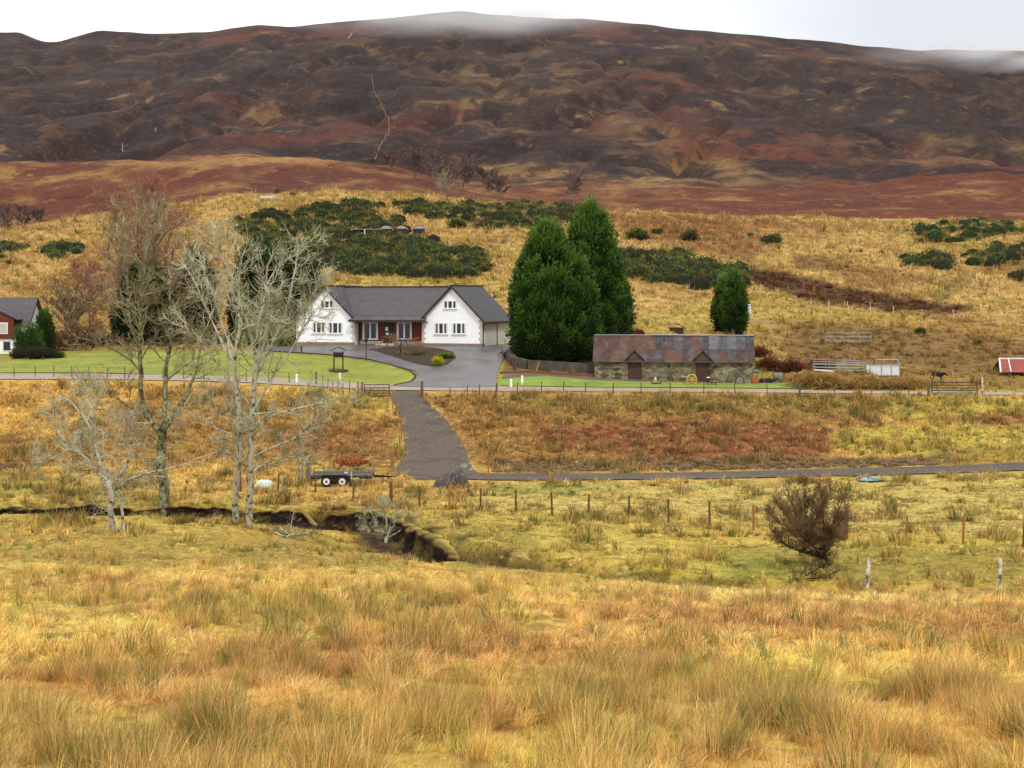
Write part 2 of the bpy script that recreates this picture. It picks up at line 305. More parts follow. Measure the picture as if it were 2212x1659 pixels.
    for po in ([(1020, 160), (1100, 120), (1180, 110), (1250, 160), (1220, 250), (1120, 290), (1050, 240)], [(750, 95), (800, 85), (860, 112), (960, 125), (930, 140), (800, 120)], [(1270, 400), (1420, 350), (1600, 345), (1650, 400), (1500, 430), (1300, 425)], [(1820, 370), (2100, 300), (2212, 305), (2212, 330), (1950, 370)], [(1560, 95), (1700, 110), (1690, 125), (1580, 120)], [(1300, 230), (1420, 270), (1500, 330), (1350, 340)]):
        zone(c['tan'], po, (560, 2400), 14, .0); m = (d > 560); k = np.zeros(n); k[m] = (1 - ss(-20, 25, poly_sd(Xw[m], Yw[m], po))) * ss(-.25, .15, tn[m]) * .8; mixin(c['tan'] * 1.05, k)
    zone(c['bracken'], [(1600, 440), (1800, 380), (2000, 360), (2400, 350), (2400, 470), (1700, 470)], (560, 1200), 16, .85)
    zone(c['bracken'], [(1320, 300), (1700, 270), (2100, 330), (1900, 350), (1500, 340)], (560, 1300), 18, .5)
    zone(A(196, 150, 88), [(1000, 360), (1200, 352), (1230, 372), (1150, 400)], (545, 800), 9, .5)
    zone(A(190, 146, 88), [(1260, 400), (1400, 345), (1640, 350), (1500, 385), (1320, 430)], (400, 800), 12, .35)
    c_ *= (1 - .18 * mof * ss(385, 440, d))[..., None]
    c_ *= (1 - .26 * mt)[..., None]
    _, pe = burn_cut(x, y); mixin(c['peat'], np.clip(pe, 0, 1) * .95)
    # small scale value changes of the plants themselves
    v = 1 + .22 * fbm(x / d * 160, np.log(d) * 70, 3, 77)
    return np.clip(c_ * v[..., None], 0.008, .85), np.clip(pe, 0, 1)

# ------------------------------------------------------------------ materials
MAT = {}
def newmat(name):
    m = bpy.data.materials.new(name); m.use_nodes = True; nt = m.node_tree; b = nt.nodes['Principled BSDF']; return m, nt, b
def mat(name, col, rough=.8, var=.25, scale=3.0, bump=0.0, col2=None, spec=.3, metal=0.0, detail=6):
    if name in MAT: return MAT[name]
    m, nt, b = newmat(name); N, L = nt.nodes, nt.links
    tc = N.new('ShaderNodeTexCoord'); no = N.new('ShaderNodeTexNoise'); no.inputs['Scale'].default_value = scale; no.inputs['Detail'].default_value = detail; no.inputs['Roughness'].default_value = .65
    L.new(tc.outputs['Object'], no.inputs['Vector']); r = N.new('ShaderNodeValToRGB'); r.color_ramp.elements[0].position = .3; r.color_ramp.elements[1].position = .72
    a = np.array(col) * (1 - var); z = np.array(col2) if col2 is not None else np.array(col) * (1 + var)
    r.color_ramp.elements[0].color = (*a, 1); r.color_ramp.elements[1].color = (*np.clip(z, 0, 1), 1)
    L.new(no.outputs['Fac'], r.inputs[0]); L.new(r.outputs[0], b.inputs['Base Color'])
    b.inputs['Roughness'].default_value = rough; b.inputs['Specular IOR Level'].default_value = spec; b.inputs['Metallic'].default_value = metal
    if bump:
        bp = N.new('ShaderNodeBump'); bp.inputs['Strength'].default_value = bump; bp.inputs['Distance'].default_value = .05; L.new(no.outputs['Fac'], bp.inputs['Height']); L.new(bp.outputs[0], b.inputs['Normal'])
    MAT[name] = m; return m
def vcol_mat(name, attr='Col', rough=.95, scale=0, var=.3, bump=0, kind='GEOMETRY', transl=0.0, spec=.15, bd=.05):
    if name in MAT: return MAT[name]
    m, nt, b = newmat(name); N, L = nt.nodes, nt.links
    at = N.new('ShaderNodeAttribute'); at.attribute_name = attr; at.attribute_type = kind; colo = at.outputs['Color']
    if scale:
        tc = N.new('ShaderNodeTexCoord'); no = N.new('ShaderNodeTexNoise'); no.inputs['Scale'].default_value = scale; no.inputs['Detail'].default_value = 8; no.inputs['Roughness'].default_value = .7
        L.new(tc.outputs['Object'], no.inputs['Vector']); mr = N.new('ShaderNodeMapRange'); mr.inputs[1].default_value = .25; mr.inputs[2].default_value = .75; mr.inputs[3].default_value = 1 - var; mr.inputs[4].default_value = 1 + var
        L.new(no.outputs['Fac'], mr.inputs[0]); mu = N.new('ShaderNodeVectorMath'); mu.operation = 'SCALE'; L.new(colo, mu.inputs[0]); L.new(mr.outputs[0], mu.inputs['Scale']); colo = mu.outputs[0]
        if bump:
            bp = N.new('ShaderNodeBump'); bp.inputs['Strength'].default_value = bump; bp.inputs['Distance'].default_value = bd; L.new(no.outputs['Fac'], bp.inputs['Height']); L.new(bp.outputs[0], b.inputs['Normal'])
    L.new(colo, b.inputs['Base Color']); b.inputs['Roughness'].default_value = rough; b.inputs['Specular IOR Level'].default_value = spec
    if transl:
        o = N['Material Output']; t = N.new('ShaderNodeBsdfTranslucent'); L.new(colo, t.inputs['Color']); mi = N.new('ShaderNodeMixShader'); mi.inputs[0].default_value = transl
        L.new(b.outputs[0], mi.inputs[1]); L.new(t.outputs[0], mi.inputs[2]); L.new(mi.outputs[0], o.inputs['Surface'])
    MAT[name] = m; return m

# ------------------------------------------------------------------ mesh building
class MB:
    def __init__(s): s.v = []; s.f = []; s.c = None; s.n = 0
    def add(s, V, Fc, col=None):
        V = np.asarray(V, float).reshape(-1, 3); s.v.append(V)
        if isinstance(Fc, np.ndarray): s.f.append(Fc + s.n)
        else: s.f.append([tuple(i + s.n for i in f) for f in Fc])
        if col is not None or s.c is not None:
            if s.c is None: s.c = [np.ones((s.n, 3))] if s.n else []
            s.c.append(np.broadcast_to(np.asarray(col if col is not None else (1, 1, 1), float), V.shape))
        s.n += len(V); return s
    def box(s, x0, x1, y0, y1, z0, z1, R=None, at=None, col=None):
        V = np.array([(x, y, z) for z in (z0, z1) for y in (y0, y1) for x in (x0, x1)], float)
        if R is not None: V = V @ np.array(R).T
        if at is not None: V = V + np.array(at)
        return s.add(V, [(0, 2, 3, 1), (4, 5, 7, 6), (0, 1, 5, 4), (2, 6, 7, 3), (0, 4, 6, 2), (1, 3, 7, 5)], col)
    def bar(s, a, b, w, h=None, col=None):
        "a squared bar from a to b"
        a = np.array(a, float); b = np.array(b, float); h = h or w; t = b - a; l = np.linalg.norm(t); t /= l
        r = np.array([0, 0, 1.]) if abs(t[2]) < .9 else np.array([0, 1., 0]); u = np.cross(t, r); u /= np.linalg.norm(u); v = np.cross(u, t)
        V = [p + u * i * w / 2 + v * j * h / 2 for p in (a, b) for i, j in ((-1, -1), (1, -1), (1, 1), (-1, 1))]
        return s.add(V, [(3, 2, 1, 0), (4, 5, 6, 7), (0, 1, 5, 4), (1, 2, 6, 5), (2, 3, 7, 6), (3, 0, 4, 7)], col)
    def tube(s, pts, rad, m=6, cap=True, col=None):
        return s.tubes(np.array(pts, float)[None], np.broadcast_to(np.array(rad, float), (1, len(pts))), m, cap, col)
    def tubes(s, Pn, R, m=4, cap=False, col=None):
        n, k, _ = Pn.shape; T = np.gradient(Pn, axis=1); T /= np.linalg.norm(T, axis=2, keepdims=True) + 1e-9
        ref = np.where(np.abs(T[:, :1, 2:3]) < .8, np.array([0, 0, 1.]), np.array([1., 0, 0])); ref = np.broadcast_to(ref, T.shape)
        U = np.cross(T, ref); U /= np.linalg.norm(U, axis=2, keepdims=True) + 1e-9; Vv = np.cross(T, U)
        a = np.arange(m) / m * 2 * np.pi
        V = Pn[:, :, None] + R[:, :, None, None] * (np.cos(a)[None, None, :, None] * U[:, :, None] + np.sin(a)[None, None, :, None] * Vv[:, :, None])
        idx = np.arange(n * k * m).reshape(n, k, m); a0 = idx[:, :-1]; a1 = idx[:, 1:]; r0 = np.roll(a0, -1, 2); r1 = np.roll(a1, -1, 2)
        Fq = np.stack([a0, a1, r1, r0], -1).reshape(-1, 4)
        if col is not None and np.ndim(col) == 2 and len(col) == n: col = np.repeat(col, k * m, 0)
        s.add(V.reshape(-1, 3), Fq, col)
        if cap and n == 1:
            o = s.n - k * m; s.f.append([tuple(o + i for i in range(m)), tuple(o + (k - 1) * m + i for i in range(m))[::-1]])
        return s
    def lathe(s, prof, at=(0, 0, 0), m=16, col=None, axis='z'):
        a = np.arange(m) / m * 2 * np.pi; k = len(prof); pr = np.array(prof, float)
        V = np.stack([pr[:, None, 0] * np.cos(a), pr[:, None, 0] * np.sin(a), np.broadcast_to(pr[:, None, 1], (k, m))], -1)
        if axis == 'y': V = V[..., [0, 2, 1]]
        if axis == 'x': V = V[..., [2, 0, 1]]
        V = V.reshape(-1, 3) + np.array(at); idx = np.arange(k * m).reshape(k, m); r = np.roll(idx, -1, 1)
        s.add(V, np.stack([idx[:-1], r[:-1], r[1:], idx[1:]], -1).reshape(-1, 4), col); o = s.n - k * m
        s.f.append([tuple(o + i for i in range(m))[::-1], tuple(o + (k - 1) * m + i for i in range(m))]); return s
    def prism(s, poly, a, b, col=None):
        "outline poly in xz, pushed from y=a to y=b"
        n = len(poly); V = [(x, y, z) for y in (a, b) for x, z in poly]
        return s.add(V, [tuple(range(n)), tuple(range(2 * n - 1, n - 1, -1))] + [(i, i + n, (i + 1) % n + n, (i + 1) % n) for i in range(n)][::1], col)
    def sphere(s, at, r, m=10, k=7, col=None):
        r = np.broadcast_to(np.array(r, float), (3,)); ph = np.linspace(.02, np.pi - .02, k)
        a = np.arange(m) / m * 2 * np.pi
        V = np.stack([np.sin(ph)[:, None] * np.cos(a), np.sin(ph)[:, None] * np.sin(a), np.broadcast_to(-np.cos(ph)[:, None], (k, m))], -1).reshape(-1, 3) * r + np.array(at)
        idx = np.arange(k * m).reshape(k, m); rr = np.roll(idx, -1, 1); s.add(V, np.stack([idx[:-1], rr[:-1], rr[1:], idx[1:]], -1).reshape(-1, 4), col); return s
    def build(s, name, m, parent=None, off=None, smooth=False, fixn=True):
        V = np.concatenate(s.v); V = V - np.array(off) if off is not None else V
        me = bpy.data.meshes.new(name); quads = all(isinstance(f, np.ndarray) and f.shape[1] == 4 for f in s.f)
        if quads:
            Fq = np.concatenate(s.f); me.vertices.add(len(V)); me.vertices.foreach_set('co', V.astype(np.float32).ravel())
            me.loops.add(Fq.size); me.loops.foreach_set('vertex_index', Fq.astype(np.int32).ravel()); me.polygons.add(len(Fq))
            me.polygons.foreach_set('loop_start', np.arange(0, Fq.size, 4, dtype=np.int32)); me.update(calc_edges=True)
        else:
            fs = []
            for f in s.f: fs += f.tolist() if isinstance(f, np.ndarray) else f
            me.from_pydata(V.tolist(), [], fs)
            if fixn:
                bm = bmesh.new(); bm.from_mesh(me); bmesh.ops.recalc_face_normals(bm, faces=bm.faces); bm.to_mesh(me); bm.free()
        if s.c is not None:
            Cc = np.concatenate(s.c); ca = me.color_attributes.new('Col', 'FLOAT_COLOR', 'POINT'); ca.data.foreach_set('color', np.c_[Cc, np.ones(len(Cc))].astype(np.float32).ravel())
        if smooth: me.polygons.foreach_set('use_smooth', np.ones(len(me.polygons), bool))
        me.materials.append(m); o = bpy.data.objects.new(name, me); COL.objects.link(o)
        if parent is not None: o.parent = parent
        return o
def tag(o, label, cat, group=None):
    o['label'] = label; o['category'] = cat
    if group: o['group'] = group
    return o
def thing(name, label, cat, loc=(0, 0, 0), rz=0, group=None):
    o = bpy.data.objects.new(name, None); COL.objects.link(o); o.empty_display_size = .2; o.location = loc; o.rotation_euler = (0, 0, rz)
    return tag(o, label, cat, group)
def struct(o): o['kind'] = 'structure'; return o
def stuff(o, label, cat): o['kind'] = 'stuff'; return tag(o, label, cat)
def copy_thing(r, loc, rz=0, sc=1, label=None):
    c_ = r.copy(); COL.objects.link(c_); c_.location = loc; c_.rotation_euler = (0, 0, rz); c_.scale = (sc,) * 3 if not hasattr(sc, '__len__') else sc
    if label: c_['label'] = label
    for ch in r.children:
        k = ch.copy(); COL.objects.link(k); k.parent = c_
        for g in ch.children:
            q = g.copy(); COL.objects.link(q); q.parent = k
    return c_

# ------------------------------------------------------------------ ground and mountain meshes
CC, PE = cover(GX.ravel(), GY.ravel(), GZ.ravel())
SPLIT = int(np.argmax(DG > 372))
def land(name, i0, i1, m):
    b = MB(); n = (i1 - i0) * NS; V = np.stack([GX[i0:i1], GY[i0:i1], GZ[i0:i1]], -1).reshape(-1, 3)
    idx = np.arange(n).reshape(i1 - i0, NS); Fq = np.stack([idx[:-1, :-1], idx[:-1, 1:], idx[1:, 1:], idx[1:, :-1]], -1).reshape(-1, 4)
    b.add(V, Fq, CC[i0 * NS:i1 * NS]); return struct(b.build(name, m, smooth=True))
gm = vcol_mat('meadow_ground', scale=2.2, var=.30, bump=.6, bd=.08); mm = vcol_mat('moor', scale=.09, var=.34, bump=.5, bd=3.0)
def breakup(m, sc, layers, ax=(.62, .8, 1)):
    nt = m.node_tree; N, L = nt.nodes, nt.links; b = N['Principled BSDF']; cur = b.inputs['Base Color'].links[0].from_socket; tc = N.new('ShaderNodeTexCoord')
    for i, (k, lo, hi, col, f) in enumerate(layers):
        mp = N.new('ShaderNodeMapping'); mp.inputs['Location'].default_value = (i * 37, i * 91, 0); mp.inputs['Scale'].default_value = (sc * k * ax[0], sc * k * ax[1], sc * k * ax[2]); no = N.new('ShaderNodeTexNoise'); no.inputs['Scale'].default_value = 1; no.inputs['Detail'].default_value = 9; no.inputs['Roughness'].default_value = .68
        L.new(tc.outputs['Object'], mp.inputs[0]); L.new(mp.outputs[0], no.inputs['Vector']); mr = N.new('ShaderNodeMapRange'); mr.interpolation_type = 'SMOOTHSTEP'; mr.inputs[1].default_value = lo; mr.inputs[2].default_value = hi; mr.inputs[4].default_value = f; L.new(no.outputs['Fac'], mr.inputs[0])
        mi = N.new('ShaderNodeMixRGB'); L.new(mr.outputs[0], mi.inputs[0]); L.new(cur, mi.inputs[1]); mi.inputs[2].default_value = (*col, 1); cur = mi.outputs[0]
    L.new(cur, b.inputs['Base Color'])
breakup(mm, 1 / 62, [(1, .46, .55, A(40, 29, 31), .9), (2.3, .54, .62, A(104, 76, 54), .55), (1.6, .60, .66, A(150, 118, 78), .65), (3.2, .55, .62, A(44, 34, 34), .7), (4.5, .60, .68, A(132, 102, 70), .32), (9, .54, .62, A(50, 36, 32), .6), (14, .57, .66, A(150, 116, 74), .22), (24, .55, .63, A(140, 104, 66), .25), (34, .56, .61, A(60, 38, 30), .5)], (.8, .5, 0))
breakup(gm, 1 / 1.5, [(1, .50, .60, A(118, 106, 50), .55), (2.7, .54, .62, A(100, 76, 46), .55), (2.1, .58, .66, A(222, 192, 124), .5), (6, .56, .64, A(84, 70, 40), .5)])
land('ground', 0, SPLIT + 1, gm)
rm = vcol_mat('bracken_moor', scale=.35, var=.34, bump=.5, bd=1.0)
breakup(rm, 1 / 16, [(1, .48, .58, A(92, 46, 32), .7), (2.4, .55, .62, A(146, 106, 62), .5), (5, .53, .60, A(62, 38, 30), .6), (3.3, .59, .65, A(176, 132, 78), .5), (8, .56, .62, A(58, 36, 28), .5)], (.8, .5, 0))
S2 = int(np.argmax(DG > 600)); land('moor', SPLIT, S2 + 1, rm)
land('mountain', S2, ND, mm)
bx = MB(); xs = np.linspace(-40, 40, 41); ys = np.linspace(-40, 2.0, 22); Xg, Yg = np.meshgrid(xs, ys)
Zg = np.where(np.abs(Xg) > 5.5, -1.9 - .04 * np.abs(Xg), 0) + np.where(np.abs(Xg) <= 5.5, H1(0, 2.0) - .01, 0) + (2 - Yg) * .02
idx = np.arange(Xg.size).reshape(Xg.shape)
bx.add(np.stack([Xg, Yg, Zg], -1).reshape(-1, 3), np.stack([idx[:-1, :-1], idx[:-1, 1:], idx[1:, 1:], idx[1:, :-1]], -1).reshape(-1, 4), c['gold'])
struct(bx.build('roadside_ground', gm, smooth=True))

def burn_bank():
    "the cut peat face of the far side of the burn, with its turf lip"
    pts = [np.array(p, float) for p in BURN]; cs = []; tt = []
    for i, (a, b) in enumerate(zip(pts[:-1], pts[1:])):
        k = max(1, int(np.linalg.norm(b - a) / .12)); cs += [a + (b - a) * j / k for j in range(k)]; tt += [(i + j / k) / (len(pts) - 1) for j in range(k)]
    cs = np.array(cs); tt = np.array(tt); w = np.ones(25) / 25; cs[12:-12] = np.stack([np.convolve(cs[:, q], w, 'valid') for q in (0, 1)], -1)
    m = (np.abs(cs[:, 0] / cs[:, 1]) < .5) & (tt < .54); cs, tt = cs[m], tt[m]; hw = np.interp(tt, [0, .45, .55, .7, 1], [1.9, 1.9, 1.3, .9, .7]); T = np.gradient(cs, axis=0); T /= np.linalg.norm(T, axis=1, keepdims=True); Nn = np.stack([-T[:, 1], T[:, 0]], -1)
    n = len(cs); rows = []; cols = []; ar = np.arange(n) * .12
    wv = fbm(cs[:, 0] / 3.1, cs[:, 1] / 3.1, 3, 5) * 1.0
    for j, (o, zt, cc) in enumerate(((-.45, 0, 'peat'), (-.28, .1, 'peat'), (-.18, .3, 'peat'), (-.12, .5, 'peat'), (-.10, .68, 'peat'), (-.14, .82, 'peat'), (-.16, .93, 'peat'), (-.12, 1.0, 'brown'), (.06, 1.01, 'olive'), (.5, 1.0, 'field'))):
        wob = (.38 * fbm(ar / 1.4, np.full(n, zt * 1.2), 4, 71) + .22 * fbm(ar / .38, np.full(n, zt * 3.0), 3, 75)) * (j < 9); off = hw * .7 + o + wob - wv; Q = cs + Nn * off[:, None]
        top = Hm(*(cs + Nn * (hw * .7 + 1.0 - wv)[:, None]).T); bot = Hm(*(cs + Nn * (hw * .7 - .6 - wv)[:, None]).T) - .1; lip = .16 * fbm(ar / .6, np.zeros(n), 4, 72); z = bot * (1 - zt) + (top + (lip - .02) * (zt > .5)) * zt
        if j == 9: z = top - .12
        ez = ss(.49, .535, tt); z = z * (1 - ez) + (bot - .15) * ez
        rows.append(np.c_[Q, z]); cols.append(np.repeat(c[cc][None], n, 0) * (1 + .4 * fbm(ar / .5, np.full(n, j * .7), 3, 73))[:, None])
    V = np.array(rows).reshape(-1, 3); idx = np.arange(len(V)).reshape(len(rows), n); b = MB(); b.add(V, np.stack([idx[:-1, :-1], idx[:-1, 1:], idx[1:, 1:], idx[1:, :-1]], -1).reshape(-1, 4), np.clip(np.array(cols).reshape(-1, 3), .01, .8)); return struct(b.build('burn_bank', gm, smooth=True))
burn_bank()
def sheet(name, outline, m, lift=.05, step=.6, img=True, col=None):
    "a sheet draped over the land inside an outline"
    pts = [ray0(*p) for p in outline] if img else outline
    den = []
    for i in range(len(pts)):
        a = np.array(pts[i]); b = np.array(pts[(i + 1) % len(pts)]); k = max(1, int(np.linalg.norm(b - a) / step)); den += [tuple(a + (b - a) * j / k) for j in range(k)]
    Pn = np.array(den); x0, y0 = Pn.min(0); x1, y1 = Pn.max(0); gx, gy = np.meshgrid(np.arange(x0, x1, step), np.arange(y0, y1, step)); sd = poly_sd(gx.ravel(), gy.ravel(), Pn); q = np.stack([gx.ravel(), gy.ravel()], -1)[sd < -step * .4]
    allp = np.concatenate([Pn, q]); nb = len(Pn)
    r = delaunay_2d_cdt([Vector(p) for p in allp], [], [list(range(nb))], 1, 1e-4)
    V = np.array([(p[0], p[1]) for p in r[0]]); b = MB(); b.add(np.c_[V, Hm(V[:, 0], V[:, 1]) + lift], [tuple(f) for f in r[2]], col)
    return b.build(name, m, smooth=True)
def ribbon(name, line, wl, m, lift=.05, step=.6, edge_drop=0):
    pts = [np.array(p, float) for p in line]; cs = []
    for a, b in zip(pts[:-1], pts[1:]):
        k = max(1, int(np.linalg.norm(b - a) / step)); cs += [a + (b - a) * j / k for j in range(k)]
    cs.append(pts[-1]); cs = np.array(cs); 
    for _ in range(4): cs[1:-1] = (cs[:-2] + 2 * cs[1:-1] + cs[2:]) / 4
    T = np.gradient(cs, axis=0); T /= np.linalg.norm(T, axis=1, keepdims=True); Nn = np.stack([-T[:, 1], T[:, 0]], -1); k = 9
    wob = 1 + .08 * fbm(np.arange(len(cs)) * .35, np.zeros(len(cs)), 3, 9)
    w = np.linspace(-.5, .5, k)[None, :, None] * (wl * wob)[:, None, None]; Q = cs[:, None] + Nn[:, None] * w; Zz = Hm(Q[..., 0].ravel(), Q[..., 1].ravel()).reshape(Q.shape[:2]) + lift
    if edge_drop: Zz[:, 0] -= edge_drop; Zz[:, -1] -= edge_drop
    idx = np.arange(Q.shape[0] * k).reshape(-1, k); b = MB(); b.add(np.concatenate([Q, Zz[..., None]], -1).reshape(-1, 3), np.stack([idx[:-1, :-1], idx[:-1, 1:], idx[1:, 1:], idx[1:, :-1]], -1).reshape(-1, 4)); return b.build(name, m, smooth=True)
tar = mat('wet_tarmac', A(92, 87, 86), .42, .16, .35, .15, spec=.5, col2=A(122, 118, 116)); trk = mat('crushed_stone', A(88, 80, 77), .9, .34, 5.5, .5, col2=A(128, 112, 94), detail=9); roadm = mat('pale_road', A(176, 160, 144), .8, .1, .8, .1)
lawnm = mat('lawn_grass', A(130, 144, 50), .95, .22, .35, .5, col2=A(170, 170, 70)); breakup(lawnm, 1 / 2.0, [(1, .50, .64, A(124, 128, 50), .45), (4, .54, .64, A(176, 172, 84), .4)]); soilm = mat('bed_soil', A(70, 56, 42), .95, .35, 2.0, .8)
breakup(trk, 1 / 1.3, [(1, .50, .62, A(74, 68, 66), .6), (3, .58, .66, A(140, 122, 92), .5)]); breakup(tar, 1 / 3.5, [(1, .52, .66, A(140, 138, 138), .5), (2.5, .55, .65, A(78, 74, 72), .5)])  # pale tarmac patches are wet reflections painted into the colour
struct(ribbon('road', ROAD, 3.0, roadm, .07))
struct(ribbon('track', TRACKL, 3.3, trk, .07))
struct(sheet('path', PATHP, trk, .05, .5, img=False))
struct(sheet('driveway', [(560, 752), (620, 744), (800, 745), (1050, 749), (1108, 750), (1092, 768), (1080, 790), (1072, 815), (1072, 838), (1000, 839), (900, 838), (840, 836), (890, 826), (905, 814), (896, 803), (850, 790), (800, 778), (720, 768), (640, 763), (560, 758)], tar, .10, .6))
struct(sheet('lawn', [(-300, 790), (0, 782), (100, 772), (200, 764), (330, 758), (560, 761), (640, 767), (720, 772), (800, 782), (850, 793), (888, 806), (898, 816), (886, 826), (850, 833), (800, 833), (700, 829), (560, 820), (400, 813), (200, 806), (0, 806), (-300, 806)], lawnm, .06, .8))
struct(ribbon('kerb', [ray0(X, Y) for X, Y in ((560, 760), (640, 766), (720, 771), (800, 781), (850, 792), (889, 805), (899, 815), (888, 827), (850, 834))], .22, mat('dark_kerb', A(70, 58, 50), .9, .2, 3), .13, .4))
struct(sheet('verge', [(1080, 820), (1180, 813), (1300, 824), (1500, 828), (1700, 829), (1760, 834), (1760, 841), (1500, 838), (1300, 837), (1080, 834)], mat('verge_grass', A(128, 156, 60), .95, .2, .5, .5, col2=A(156, 176, 80)), .06, .7))
struct(sheet('flower_bed', [(795, 757), (850, 752), (930, 753), (978, 762), (985, 775), (965, 790), (935, 795), (905, 789), (860, 776)], soilm, .14, .5))
struct(sheet('yard', [(1090, 800), (1300, 812), (1640, 822), (1720, 828), (1700, 832), (1300, 828), (1180, 815), (1085, 818)], mat('yard_gravel', A(120, 100, 84), .95, .3, 1.0, .5), .05, .6))

# ------------------------------------------------------------------ foliage and bare trees
leafm = vcol_mat('foliage', rough=.8, transl=.25)
def leaves(b, Pn, Dn, ln, wd, col, r=None):
    "one rhombic leaf spray per point, along Dn"
    r = r or rng; n = len(Pn); Dn = Dn / (np.linalg.norm(Dn, axis=1, keepdims=True) + 1e-9); q = r.normal(size=(n, 3)); S_ = np.cross(Dn, q); S_ /= np.linalg.norm(S_, axis=1, keepdims=True) + 1e-9
    ln = np.broadcast_to(ln, (n,))[:, None]; wd = np.broadcast_to(wd, (n,))[:, None]
    V = np.stack([Pn, Pn + Dn * ln * .45 + S_ * wd / 2, Pn + Dn * ln, Pn + Dn * ln * .45 - S_ * wd / 2], 1).reshape(-1, 3)
    b.add(V, np.arange(4 * n).reshape(n, 4), np.repeat(col, 4, 0))
def jitter(col, n, v=.25, r=None, hue=.08):
    r = r or rng; k = 1 + r.uniform(-v, v, (n, 1)); return np.clip(np.array(col)[None] * k * (1 + r.uniform(-hue, hue, (n, 3))), .004, .9)
def conifer_crown(h, rad, prof, col, tipcol, ncl=260, per=60, seed=1, ls=.32, zsq=1.0, bare=.03):
    r = np.random.default_rng(seed); b = MB(); t = np.linspace(bare, 1, 14); pr = np.interp(t, *zip(*prof)) * rad
    m = 18; a = np.arange(m) / m * 2 * np.pi; core = []
    for i, (tt, rr) in enumerate(zip(t, pr)): 
        k = .80 + .10 * fbm(a * 1.2 + 3, np.full(m, tt * 4.), 2, seed); core.append(np.stack([rr * k * np.cos(a), rr * k * np.sin(a) * zsq, np.full(m, tt * h * .97)], -1))
    idx = np.arange(14 * m).reshape(14, m); rr_ = np.roll(idx, -1, 1)
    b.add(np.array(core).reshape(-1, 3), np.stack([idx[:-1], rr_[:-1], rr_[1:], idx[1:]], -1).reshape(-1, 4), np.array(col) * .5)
    tt = r.random(ncl * 3); w = np.interp(tt, *zip(*prof)); tt = tt[r.random(len(tt)) < (w / w.max()) * .9 + .12][:ncl]; n = len(tt); th = r.random(n) * 2 * np.pi
    lump = 1 + .20 * fbm(th * 1.3 + seed, tt * 7, 3, seed + 3) + r.normal(0, .055, n); R = np.interp(tt, *zip(*prof)) * rad * lump
    Cn = np.stack([R * np.cos(th), R * np.sin(th) * zsq, (bare + tt * (1 - bare)) * h], -1); O = np.stack([np.cos(th), np.sin(th), np.zeros(n)], -1)
    tv = r.uniform(-.35, .35, n); size = (.40 + rad * .10) * r.uniform(.5, 1.5, n); tv = r.uniform(-.5, .5, n)
    c0 = np.repeat(np.arange(n), per); q = r.normal(size=(n * per, 3)); q /= np.linalg.norm(q, axis=1, keepdims=True); q[:, 2] *= 1.5
    u = r.random((n * per, 1)) ** .4; Pn = Cn[c0] + q * u * size[c0][:, None] - O[c0] * (size[c0] * .35)[:, None]; Pn[:, 2] = np.maximum(Pn[:, 2], .05)
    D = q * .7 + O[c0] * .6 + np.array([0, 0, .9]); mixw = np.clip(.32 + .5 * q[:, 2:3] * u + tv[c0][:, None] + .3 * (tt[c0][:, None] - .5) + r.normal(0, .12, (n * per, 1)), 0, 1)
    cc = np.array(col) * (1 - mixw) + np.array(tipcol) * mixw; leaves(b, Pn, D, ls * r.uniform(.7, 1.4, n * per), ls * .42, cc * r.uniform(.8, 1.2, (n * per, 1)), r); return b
def bush_mesh(rx, ry, h, col, tip, n=900, seed=1, ls=.16, lumps=14, core=.55, base=.15, up=.6):
    r = np.random.default_rng(seed); b = MB(); cs = r.normal(size=(lumps, 3)); cs /= np.linalg.norm(cs, axis=1, keepdims=True); cs *= r.uniform(.25, .72, (lumps, 1)); cs[:, 2] = np.abs(cs[:, 2]); rs = r.uniform(.26, .42, lumps)
    k = r.integers(0, lumps, n); q = r.normal(size=(n, 3)); q /= np.linalg.norm(q, axis=1, keepdims=True); u = r.random((n, 1)) ** .33
    Pn = cs[k] + q * rs[k][:, None] * u; sc = np.array([rx, ry, h * .8]); Pn = Pn * sc; Pn[:, 2] = np.maximum(Pn[:, 2] + base * h, .03)
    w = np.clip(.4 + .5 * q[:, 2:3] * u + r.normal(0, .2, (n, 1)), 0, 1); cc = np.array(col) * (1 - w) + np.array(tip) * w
    if core: 
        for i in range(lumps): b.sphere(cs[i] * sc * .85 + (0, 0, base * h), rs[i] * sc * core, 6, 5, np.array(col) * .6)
    leaves(b, Pn, q + np.array([0, 0, up]), ls * r.uniform(.6, 1.4, n), ls * .45, cc * r.uniform(.75, 1.25, (n, 1)), r); return b
